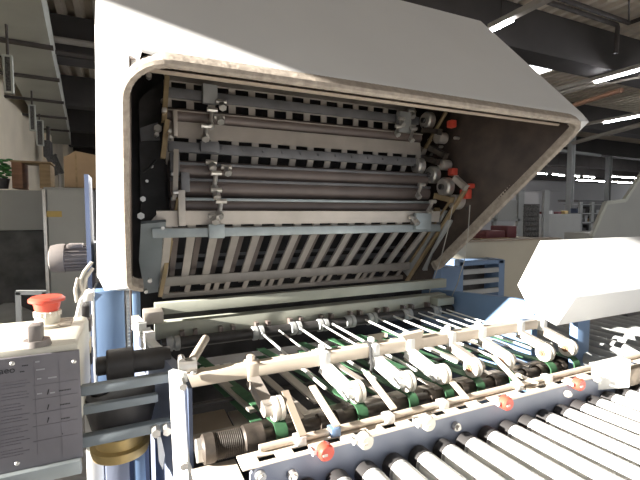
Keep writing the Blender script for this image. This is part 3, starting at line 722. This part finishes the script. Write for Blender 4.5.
for (u, v, w) in ((59, 391, .016), (60, 405, .013), (61, 419, .012), (62, 434, .002), (22, 366, .008), (20, 372, .006)):
    a = AY(u, v, BY - .0085); x = a.x
    while x < a.x + w * 1.25: mb.box(x, x + .0018, BY - .0088, BY - .0079, a.z - .001, a.z + .001); x += .0027
mb.build('text_marks', M['ink'], CB)
mb = MB()
for u in (33.5, 58.5):
    a, b = AY(u, 360, BY - .0085), AY(u, 455, BY - .0085); mb.box(a.x, a.x + .0004, BY - .0088, BY - .0081, b.z, a.z)
for v in (386, 400, 414, 427, 442):
    a, b = AY(33, v, BY - .0085), AY(78, v - 5, BY - .0085); mb.box(a.x, b.x, BY - .0088, BY - .0081, a.z - .0002, a.z + .0002)
mb.build('table_lines', M['faint'], CB)
# emergency stop
e = AZ(48, 326, zt_); 
eb = MB().lathe((e.x, e.y, zt_), (0, 0, 1), [(0, .036), (.007, .036), (.008, .026), (.036, .026), (.038, .023)], 28).build('stop_button_base', M['box'], CB)
MB().lathe((e.x, e.y, zt_ + .036), (0, 0, 1), [(0, .023), (.007, .026), (.022, .029), (.025, .038), (.031, .038), (.036, .032), (.037, .012)], 32).build('stop_button_cap', M['red'], eb, 'red mushroom shaped emergency stop cap')
mb = MB()
for k in range(16):
    a = 2 * math.pi * k / 16; mb.cyl((e.x + .0265 * math.cos(a), e.y + .0265 * math.sin(a), zt_ + .026), (e.x + .0265 * math.cos(a), e.y + .0265 * math.sin(a), zt_ + .037), .0026, seg=6)
mb.build('stop_button_teeth', M['wheel'], eb)
k = AZ(37, 345, zt_)
mb = MB(); mb.cyl((k.x, k.y, zt_), (k.x, k.y, zt_ + .012), .026, .023, seg=24); mb.box(k.x - .012, k.x + .011, k.y - .018, k.y + .018, zt_ + .010, zt_ + .044, .003); mb.build('selector_knob', M['motor'], CB)
a = AZ(60, 322, zt_); 
for j in range(3): MB().box(a.x, a.x + .03, a.y - .012 - j * .022, a.y - .026 - j * .022 + .02, zt_, zt_ + .012, .003).build('terminal_block', M['lit'], CB)
# stand-off bars to the frame
for (u0, v0, u1, v1, Y, r) in ((80.3, 390, 170, 377, 1.01, .0105), (80.3, 409, 158, 398, 1.03, .0095), (80.3, 441, 172, 423, 1.01, .012)):
    a, b = AY(u0, v0, Y), AY(u1, v1, Y)
    MB().box(a.x, b.x, Y - r, Y + r, (a.z + b.z) / 2 - r, (a.z + b.z) / 2 + r, .003).build('standoff_bar', M['rail'], CB)
# bundle of terminals and cables behind the box
tb = thing('valve_block', 'teal and black valve block with hoses between control box and blue column', 'valve block', AY(85, 350, 1.3))
for (x0, y0, x1, y1, m) in ((82, 305, 90, 316, 'dark'), (82, 318, 92, 330, 'motor'), (81, 326, 90, 340, 'duct'), (84, 340, 91, 352, 'gold'), (84, 292, 94, 300, 'white'), (82, 352, 93, 362, 'dark')):
    a, b = AY(x0, y0, 1.3), AY(x1, y1, 1.3); MB().box(a.x, b.x, 1.28, 1.34, b.z, a.z, .003).build('valve', M[m], tb)
for pts in ([(92, 262), (84, 272), (80, 282), (83, 292)], [(93, 268), (86, 278), (84, 290), (80, 300)], [(78, 278), (75, 290), (77, 302)], [(91, 290), (82, 300), (78, 318), (76, 335)]):
    MB().tube([AY(u, v, 1.36) for u, v in pts], .005 if pts[0][0] != 91 else .009, 8).build('hose', M['wire'] if pts[0][0] != 91 else M['white'], tb)

# ------------------------------------------------------------------ electric motor by the blue column
a = AY(49, 259, 1.85); b = AY(92, 256, 1.85); zm = AY(66, 258, 1.85).z
mo = thing('electric_motor', 'small grey electric motor beside the blue column', 'motor', (a.x, 1.85, zm - .07))
prof = [(0, .03), (.006, .048), (.03, .054), (.052, .055), (.053, .047)]
MB().lathe((a.x, 1.85, zm), (1, 0, 0), prof, 28).build('fan_cover', M['motor'], mo)
mb = MB(); L_ = b.x - a.x - .05; mb.cyl((a.x + .052, 1.85, zm), (b.x, 1.85, zm), .044, seg=28)
for k in range(22):
    an = 2 * math.pi * k / 22; cc = Vector((0, math.cos(an) * .047, math.sin(an) * .047))
    mb.bar(Vector((a.x + .053, 1.85, zm)) + cc, Vector((b.x - .01, 1.85, zm)) + cc, .004, .010, up=cc)
mb.build('motor_body', M['motor'], mo)
t0, t1 = AY(67, 244, 1.82), AY(83, 249, 1.82); MB().box(t0.x, t1.x, 1.80, 1.87, zm + .04, t0.z, .004).build('terminal_box', M['motor'], mo)
MB().box(b.x - .005, b.x + .03, 1.80, 1.90, zm - .06, zm + .06, .004).build('motor_flange', M['grey'], mo)

# ------------------------------------------------------------------ ROLLER CONVEYOR
RC = thing('roller_conveyor', 'roller conveyor with blue side rail in front of the folding machine', 'conveyor', (.9, .45, 0))
YR = .745
mb = MB(); mb.prism([(.205, YR, .80), (.205, YR, .958), (.215, YR, .968), (2.4, YR, .968), (2.4, YR, .80)], (0, .008, 0)); mb.build('side_rail', M['bluegrey'], RC)
# white flange with oval cut-outs
mb = MB(); zf0, zf1 = .968, .973; yA, yB2 = YR - .001, YR + .047
mb.box(.19, 2.4, yA, yA + .010, zf0, zf1, .001); mb.box(.19, 2.4, yA + .030, yB2, zf0, zf1, .001)
x = .19; xs = []
while x < 2.4:
    mb.box(x, x + .035, yA + .009, yA + .031, zf0, zf1); x += .072
mb.build('rail_flange', M['lit'], RC, 'pale slotted top flange of the rail')
MB().cyl((.235, YR + .040, .981), (2.4, YR + .040, .981), .0075, seg=16).build('guide_rod', M['beige'], RC)
for x in (.32, .40, .54, .70, .96, 1.08, 1.3):
    MB().box(x - .012, x + .012, YR + .025, YR + .05, .972, .991, .003).build('rod_clip', M['white'] if x != .40 else M['blue'], RC)
# rollers, each with a dark end cap, axis almost along Y
dirR = Vector((-.055, -1, .055)).normalized()
def make_roller(x):
    c = Vector((x, YR - .006, .896))
    r = MB().cyl(c + dirR * .012, c + dirR * .66, .0265, seg=28).build('roller', M['white'], RC, 'white conveyor roller')
    e = MB().cyl(c, c + dirR * .03, .0272, seg=24).build('roller_cap', M['dark'], r)
    f = MB().lathe(c + dirR * .034, dirR, [(0, .0268), (.005, .0272), (.008, .0268)], 24).build('roller_ring', M['grey'], r)
    return r
x0r = .316
proto = make_roller(x0r)
for i in range(1, 20):
    r = copy_part(proto, RC, (i * .0693, 0, 0))
    for ch in list(proto.children):
        c = ch.copy(); COL.objects.link(c); c.parent = r
MB().box(.21, 2.4, .0, .73, .80, .82).build('conveyor_pan', M['darkblue'], RC)
MB().box(.21, 2.4, .06, .09, .80, .98).build('far_rail', M['bluegrey'], RC)
for (xl_, yl_) in ((.25, .1), (.25, .72), (2.3, .1), (2.3, .72)): MB().box(xl_, xl_ + .05, yl_ - .03, yl_ + .02, 0, .80).build('leg', M['bluegrey'], RC)
# knobs (red or white) and bolts along the rail
for (u, v, m) in ((324, 453, 'red'), (364, 442, 'white'), (427, 424, 'white'), (506, 404, 'red'), (579, 385, 'red')):
    c = AY(u, v, .728)
    k = MB().lathe((c.x + .005, YR, c.z), (0, -1, 0), [(0, .014), (.004, .017), (.020, .017), (.024, .014)], 24).build('rail_knob', M['red'] if m == 'red' else M['wheel'], RC, ('red' if m == 'red' else 'white') + ' knob on the rail')
    MB().box(c.x - .022, c.x + .004, YR - .012, YR + .004, c.z + .004, .973, .003).build('knob_bracket', M['white'], k)
    MB().box(c.x - .006, c.x + .004, YR - .027, YR - .022, c.z - .003, c.z + .001).build('knob_slot', M['slat'] if m == 'red' else M['lit'], k)
for (u, v) in ((261, 477), (293, 476), (457, 427), (568, 394), (597, 379)):
    c = AY(u, v, .738); MB().cyl((c.x, YR, c.z), (c.x, YR - .010, c.z), .010, seg=16).cyl((c.x, YR - .008, c.z), (c.x, YR - .016, c.z), .006, seg=6).build('rail_bolt', M['steel'], RC)
# white clamp over the rail near the right edge
mb = MB(); a, b = AY(603, 366, .72), AY(628, 387, .72); mb.prism([(a.x, .752, b.z), (b.x, .716, b.z), (b.x, .752, b.z)], (0, 0, a.z - b.z))
mb.cyl((b.x, .74, (a.z + b.z) / 2 - .01), (b.x + .012, .74, (a.z + b.z) / 2 - .01), .016, seg=18); mb.build('rail_clamp', M['white'], RC)
a, b = AY(627, 371, .72), AY(645, 383, .72); MB().box(a.x + .012, b.x + .03, .722, .74, b.z, a.z, .003).build('clamp_block', M['tan'], RC)

# ------------------------------------------------------------------ COVER at right and its rollers
HC = thing('cover_housing', 'white angular sheet metal cover over the right end of the rollers', 'cover', (1.7, .97, .62))
prof = [tuple(AX(u, v, 1.2))[1:] for u, v in ((540, 240), (517, 285), (530, 311), (556, 326), (575, 298))]
mb = MB(); mb.prism([(1.2, y, z_) for y, z_ in prof], (1.1, 0, 0)); o = mb.build('cover', M['cover'], HC, smooth=False)
md = o.modifiers.new('b', 'BEVEL'); md.width = .004; md.segments = 2
c = AX(636, 282, 1.9)
p_ = AX(637, 282, 1.62) + Vector((0, 0, 0)); MB().cyl(p_, p_ + Vector((0, -.012, .008)), .008, seg=10).build('cover_latch', M['dark'], HC)
MB().box(1.60, 1.68, .86, .89, 1.085, 1.10, .002).build('cover_hinge', M['dark'], HC)
MB().box(2.2, 2.24, .797, .817, 0, 1.17).build('support_post', M['blue'], HC)

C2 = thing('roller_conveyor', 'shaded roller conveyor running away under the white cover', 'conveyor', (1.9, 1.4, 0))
a = AZ(586, 350, .97)
proto2 = None
for i in range(16):
    x = 1.475 + i * .075
    if proto2 is None:
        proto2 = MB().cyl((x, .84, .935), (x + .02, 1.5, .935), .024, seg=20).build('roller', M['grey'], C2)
    else: copy_part(proto2, C2, ((i * .075), 0, 0))
MB().box(1.44, 2.7, 1.5, 1.52, .84, .96).build('side_rail', M['bluegrey'], C2)
MB().box(1.44, 2.7, .82, .835, .82, .935).build('side_rail', M['bluegrey'], C2)
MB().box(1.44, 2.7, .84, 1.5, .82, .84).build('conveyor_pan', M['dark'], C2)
for (xx, yy) in ((1.45, .86), (2.6, .86), (1.45, 1.46), (2.6, 1.46)): MB().box(xx, xx + .04, yy, yy + .04, 0, .82).build('leg', M['bluegrey'], C2)

# ------------------------------------------------------------------ left background
def simple(name, x0, y0, x1, y1, Y, dep, m, label, cat, z0=None, bev=.01, group=None):
    a, b = AY(x0, y0, Y), AY(x1, y1, Y)
    return tag(MB().box(a.x, b.x, Y, Y + dep, b.z if z0 is None else z0, a.z, bev).build(name, M[m]), label, cat, group)
Yc2 = 4.2
a, b = AY(43, 187, Yc2), AY(91, 187, Yc2)
cb = thing('steel_cabinet', 'light grey steel cabinet behind the electric motor', 'cabinet', ((a.x + b.x) / 2, Yc2 + .2, 0))
MB().box(a.x, b.x, Yc2, Yc2 + .5, .05, a.z, .008).build('body', M['cabgrey'], cb)
MB().box(a.x + .03, b.x - .02, Yc2 - .02, Yc2, .1, a.z - .02, .004).build('door', M['cabgrey'], cb)
MB().box(a.x - .005, a.x + .02, Yc2 - .03, Yc2, .1, a.z - .02, .003).build('door_edge', M['steel'], cb, 'bright metal edge of the cabinet')
MB().box(b.x - .02, b.x + .005, Yc2 - .03, Yc2, .1, a.z - .02, .003).build('door_edge', M['steel'], cb, 'bright metal edge of the cabinet')
u, v = AY(46, 211, Yc2 - .02), AY(62, 217, Yc2 - .02)
MB().box(u.x, v.x, Yc2 - .024, Yc2 - .02, v.z, u.z).build('label', M['yellow'], cb, 'dull yellow label')
MB().box(a.x, b.x, Yc2, Yc2 + .45, 0, .05).build('plinth', M['cabdark'], cb)
Ym = 4.9
a, b, c = AY(-40, 189, Ym), AY(44, 230, Ym), AY(44, 310, Ym)
mc = thing('machine_enclosure', 'wide pale grey machine enclosure with dark lower half at far left', 'machine', ((a.x + b.x) / 2, Ym + .3, 0))
MB().box(a.x, b.x, Ym, Ym + .7, b.z, a.z, .01).build('upper_panel', M['cabgrey'], mc)
MB().box(a.x, b.x, Ym + .03, Ym + .7, 0, b.z, .01).build('lower_panel', M['cabdark'], mc, 'dark lower panel')
# cardboard boxes and wooden frame on top
ztop = AY(80, 187, Yc2).z
zt2 = AY(20, 189, Ym).z
a, b = AY(64, 151, 4.35), AY(84, 187, 4.35)
cbx = thing('cardboard_box', 'tall brown cardboard box standing on the grey steel cabinet', 'box', ((a.x + b.x) / 2, 4.45, ztop))
AXX, BXX = a.x, AY(99, 187, 4.35).x
MB().prism([(AXX, 4.3, ztop), (BXX, 4.3, ztop), (BXX, 4.3, a.z - .03), (AXX + .09, 4.3, a.z), (AXX, 4.3, a.z - .06)], (0, .3, 0)).build('carton', M['cardboard'], cbx)
MB().box(AXX + .085, AXX + .10, 4.295, 4.30, ztop, a.z - .02).build('carton_crease', M['lightwood'], cbx)
wd = thing('wooden_frame', 'open brown wooden shelf frame on the pale machine enclosure', 'shelf', (AY(30, 189, Ym + .1).x, Ym + .1, zt2))
Yw = Ym + .1
def bb(x0, y0, x1, y1, m, nm, dep=.3):
    a, b = AY(x0, y0, Yw), AY(x1, y1, Yw); MB().box(a.x, b.x, Yw, Yw + dep, b.z, a.z, .004).build(nm, M[m], wd)
bb(11, 162, 23, 188.5, 'wood', 'side_board'); bb(39, 164, 51, 188.5, 'lightwood', 'side_board'); bb(10, 160, 51, 163.5, 'lightwood', 'top_board')
pl = thing('potted_plant', 'small green plant at the left edge above the machine enclosure', 'plant', AY(-4, 188, Ym + .1))
a, b = AY(-8, 178, Ym + .1), AY(6, 188.5, Ym + .1); MB().cyl(((a.x + b.x) / 2, Ym + .15, b.z), ((a.x + b.x) / 2, Ym + .15, a.z), .06, .08).build('pot', M['dark'], pl)
mb = MB()
for i in range(40):
    c = Vector(((a.x + b.x) / 2 + random.gauss(0, .05), Ym + .15 + random.gauss(0, .05), a.z + random.uniform(0, .2))); mb.ball(c, .03, 1, 1, .4)
mb.build('foliage', M['leaf'], pl)
MB_ = MB().tube([AY(8, 186, Yw + .05), AY(3, 187, Yw), AY(-4, 187, Yw)], .03)
# grey tube frame and sheet below
fr = thing('tube_frame', 'light grey square tube frame standing behind the red stop button', 'frame', AY(30, 320, 2.6))
for (p0, p1) in (((18, 292), (18, 330)), ((16, 292.5), (46, 292.5)), ((45, 292), (45, 330))):
    a, b = AY(*p0, 2.6), AY(*p1, 2.6); a2 = a.copy(); 
    MB().bar(a, b if p0[0] != p1[0] else (b.x, b.y, 0), .022, .022, up=(0, 1, 0)).build('frame_tube', M['grey'], fr)
tag(MB().prism([AZ(-10, 312, .55), AZ(10, 304, .55), AZ(40, 318, .55), AZ(60, 345, .55), AZ(-10, 345, .55)], (0, 0, .03)).build('steel_sheet', M['grey']), 'grey flat sheet lying behind the control box at far left', 'sheet')
bpy.data.objects['steel_sheet'].location.z = 0
a = AZ(20, 325, .55)
st = MB()
st.box(a.x - .5, a.x + .2, a.y - .3, a.y + .1, 0, .548); tag(st.build('low_bench', M['cabdark']), 'low dark bench under the flat sheet behind the control box', 'bench')

# ------------------------------------------------------------------ right background
Yd = 2.5
a, b = AY(450, 243, Yd), AY(540, 243, Yd)
pm = thing('machine_cabinet', 'long cream machine base behind the folding machine at right', 'machine', ((a.x + b.x) / 2, Yd + .3, 0))
MB().box(a.x - .3, b.x + .25, Yd, Yd + .7, 0, a.z - .0, .01).build('body', M['pale'], pm)
MB().box(a.x - .3, b.x + .25, Yd - .03, Yd + .1, a.z, a.z + .012, .003).build('top_trim', M['tan'], pm)
rk = thing('shelf_rack', 'blue steel rack with pale slatted shelves against the cream base', 'rack', (AY(480, 300, 2.3).x, 2.38, 0))
def rb(x0, y0, x1, y1, m, nm, y=2.3, d=.16, lb=None):
    a, b = AY(x0, y0, y), AY(x1, y1, y); MB().box(a.x, b.x, y, y + d, b.z, a.z, .004).build(nm, M[m], rk, lb)
a, b = AY(499, 260, 2.3), AY(504, 300, 2.3); MB().box(a.x, b.x, 2.3, 2.46, 0, a.z, .004).build('upright', M['blue'], rk)
a, b = AY(459, 260, 2.3), AY(463, 300, 2.3); MB().box(a.x, b.x, 2.3, 2.46, 0, a.z, .004).build('upright', M['blue'], rk)
a, b = AY(460, 262, 2.3), AY(504, 262, 2.3); MB().box(a.x, b.x, 2.3, 2.46, AY(460, 266.5, 2.3).z, a.z, .004).build('top_rail', M['blue'], rk); 
for y0 in (270, 280.5, 291):
    a, b = AY(463, y0, 2.3), AY(499, y0, 2.3); b2 = AY(463, y0 + 5, 2.3); MB().box(a.x, b.x, 2.3, 2.32, b2.z, a.z, .003).build('shelf', M['grey'], rk)
rb(463, 266, 499, 302, 'dark', 'rack_back', 2.44, .01)
bm_ = AY(449, 270, 2.0)
simple('blue_box', 441, 268, 460, 299, 2.1, .12, 'blue', 'pale blue housing right beside the hanging cables', 'housing', z0=0)
# partition with posts and panels
pa_ = thing('glass_partition', 'mesh and panel partition behind the cream machine base', 'partition', (AY(520, 240, 5).x, 5.0, 0))
def pr_(x0, y0, x1, y1, m, nm, Y=5.0, d=.05, z0=None):
    a, b = AY(x0, y0, Y), AY(x1, y1, Y); MB().box(a.x, b.x, Y, Y + d, b.z if z0 is None else z0, a.z).build(nm, M[m], pa_)
pr_(519, 190, 523, 243, 'post', 'partition_post', z0=0); pr_(494, 205, 496, 243, 'post', 'partition_post', z0=0); pr_(545, 190, 548, 243, 'post', 'partition_post', z0=0)
pr_(500, 189, 562, 191, 'post', 'partition_rail'); pr_(485, 219, 520, 221, 'post', 'partition_rail')
pr_(523, 192, 537, 243, 'farwall', 'partition_panel', 5.02, .02)
pr_(498, 200, 518, 219, 'cabgrey', 'partition_panel', 5.02, .02)
mb = MB()
for i in range(9):
    a, b = AY(524 + i * 1.7, 204, 5.0), AY(524 + i * 1.7 + .4, 243, 5.0); mb.box(a.x, b.x, 4.99, 5.0, b.z, a.z)
for i in range(8):
    a, b = AY(523, 206 + i * 5, 5.0), AY(538, 206.5 + i * 5, 5.0); mb.box(a.x, b.x, 4.99, 5.0, b.z, a.z)
mb.build('mesh_screen', M['mesh'], pa_)
zpm = AY(450, 243, Yd).z
simple('maroon_crate', 486.5, 231, 505.5, 242, 2.75, .2, 'maroon', 'maroon crate standing on the cream base near the hood', 'crate', z0=zpm)
simple('maroon_crate', 507.5, 226, 516.5, 242, 2.75, .2, 'maroon', 'narrow upright maroon crate right of the wide maroon crate', 'crate', z0=zpm)
simple('paper_stack', 484, 241, 519, 244.5, 2.6, .12, 'cardboard', 'flat brown board stack in front of the maroon crates', 'board stack', z0=zpm)
# white cabinet, items on top
Yk = 5.4
a, b = AY(538, 214, Yk), AY(581, 214, Yk)
wc = thing('white_cabinet', 'pale grey cabinet standing left of the tall grey post', 'cabinet', ((a.x + b.x) / 2, Yk + .2, 0))
MB().box(a.x, b.x, Yk, Yk + .5, 0, a.z, .01).build('body', M['cabgrey'], wc)
MB().box(a.x + .03, b.x - .03, Yk - .02, Yk, .1, a.z - .04, .004).build('door', M['cabgrey'], wc)
for i, (u, m, lb) in enumerate(((551, 'maroon', 'small red item on the pale cabinet, leftmost'), (558, 'white', 'small white item in the middle of the pale cabinet top'), (567, 'maroon', 'small red item on the pale cabinet near the post'), (574, 'gold', 'small yellowish item at the right end of the pale cabinet top'))):
    c = AY(u, 214, Yk); tag(MB().box(c.x - .05, c.x + .05, Yk + .15, Yk + .25, a.z, a.z + .045 + .02 * (i % 2), .006).build('small_package', M[m]), lb, 'package', 'packages on the pale cabinet')
# posts
def postt(x0, x1, Y, label):
    a, b = AY(x0, 200, Y), AY(x1, 200, Y); cx = (a.x + b.x) / 2; w = (b.x - a.x) / 2
    o = thing('steel_post', label, 'post', (cx, Y, 0), 'steel posts of the hall')
    mb = MB(); mb.box(cx - w, cx - w * .55, Y - w, Y + w, 0, 4.0); mb.box(cx + w * .55, cx + w, Y - w, Y + w, 0, 4.0); mb.box(cx - w * .6, cx + w * .6, Y - w * .2, Y + w * .2, 0, 4.0)
    mb.build('profile', M['post'], o); MB().box(cx - w * 1.5, cx + w * 1.5, Y - w * 1.5, Y + w * 1.5, 0, .03).build('base_plate', M['post'], o)
postt(568, 571.3, 8.2, 'nearer tall grey steel post behind the pale cabinet'); postt(606, 608.6, 11.6, 'farther tall grey steel post above the grey angular cover')
# storage rack with clutter
Yz = 6.2
rk2 = thing('storage_rack', 'dark cluttered storage rack between pale cabinet and grey cover', 'rack', (AY(592, 230, Yz).x, Yz + .2, 0))
def sb(x0, y0, x1, y1, m, nm, d=.4, z0=None, y=Yz):
    a, b = AY(x0, y0, y), AY(x1, y1, y); MB().box(a.x, b.x, y, y + d, b.z if z0 is None else z0, a.z).build(nm, M[m], rk2)
for u in (580.5, 592, 604): sb(u, 202, u + 1, 240, 'post', 'upright', .05, 0)
for v in (204, 213, 222, 231): sb(580, v, 606, v + 1, 'post', 'shelf')
sb(579, 200, 610, 240, 'cabdark', 'rack_back', .02, None, Yz + .42)
k = 0
for v in (213, 222, 231):
    u = 581
    while u < 602:
        w = random.uniform(1.5, 4.5); h = random.uniform(3, 7)
        a, b = AY(u, v - h, Yz + .05), AY(u + w, v, Yz + .05)
        zz = AY(u, v, Yz).z
        tag(MB().box(a.x, b.x, Yz + .08, Yz + .3, zz, a.z).build('stored_item', M[random.choice(['dark', 'grey', 'cabdark', 'lightwood', 'darkblue'])]),
            '%s shelf of the dark storage rack, %s in its row' % ({213: 'small item on the top', 222: 'small item on the middle', 231: 'small item on the lowest'}[v], ['first', 'second', 'third', 'fourth', 'fifth', 'sixth', 'seventh', 'eighth', 'ninth', 'tenth', 'eleventh', 'twelfth'][k]), 'item', 'items on the storage rack'); k += 1
        u += w + 1
    k = 0
tag(MB().box(*sorted((AY(560, 194, 14).x, AY(640, 194, 14).x)), 14, 14.1, 2.0, 2.12).build('overhead_rail', M['darkpipe']), 'long dark rail crossing the far wall behind the grey post', 'rail')
# grey angular cover of another machine
Yq = 2.3
pts2 = [AY(591, 236, Yq), AY(605, 203, Yq), AY(624, 200.5, Yq), AY(637, 180, Yq), AY(665, 140, Yq), AY(690, 140, Yq), AY(690, 240, Yq)]
pts2 = [Vector((p.x, p.y, p.z)) for p in pts2]
gc = thing('angular_machine_cover', 'grey angular machine cover behind the white cover at the right edge', 'machine', (pts2[0].x + .5, Yq + .3, 0))
MB().prism(pts2, (.55, .30, 0)).build('cover', M['cabgrey'], gc, smooth=False)
rim = [pts2[i] + Vector((0, -.004, 0)) for i in range(5)]
mb = MB()
for i in range(4): mb.bar(rim[i], rim[i + 1], .03, .03, up=(0, 1, 0))
mb.build('cover_rim', M['duct'], gc)
a = pts2[0]; MB().box(a.x + .05, pts2[-1].x, Yq + .02, Yq + .28, 0, a.z + .02).build('base', M['cabgrey'], gc)

# ------------------------------------------------------------------ light
sd = bpy.data.lights.new('sun', 'SUN'); sd.energy = 28; sd.angle = math.radians(.6); sd.color = (1.0, .95, .87)
so = bpy.data.objects.new('sun', sd); COL.objects.link(so)
so.rotation_euler = Vector((1, -.004, -.336)).to_track_quat('-Z', 'Y').to_euler()
w = bpy.data.worlds.new('world'); S.world = w; w.use_nodes = True
bg = w.node_tree.nodes['Background']; bg.inputs['Color'].default_value = (.92, .96, 1.0, 1); bg.inputs['Strength'].default_value = 0.78

S.view_settings.view_transform = 'Standard'; S.view_settings.look = 'None'
S.view_settings.exposure = 0.12; S.view_settings.gamma = 1.0
try: S.view_settings.use_curve_mapping = False
except Exception: pass
S.cycles.max_bounces = 8
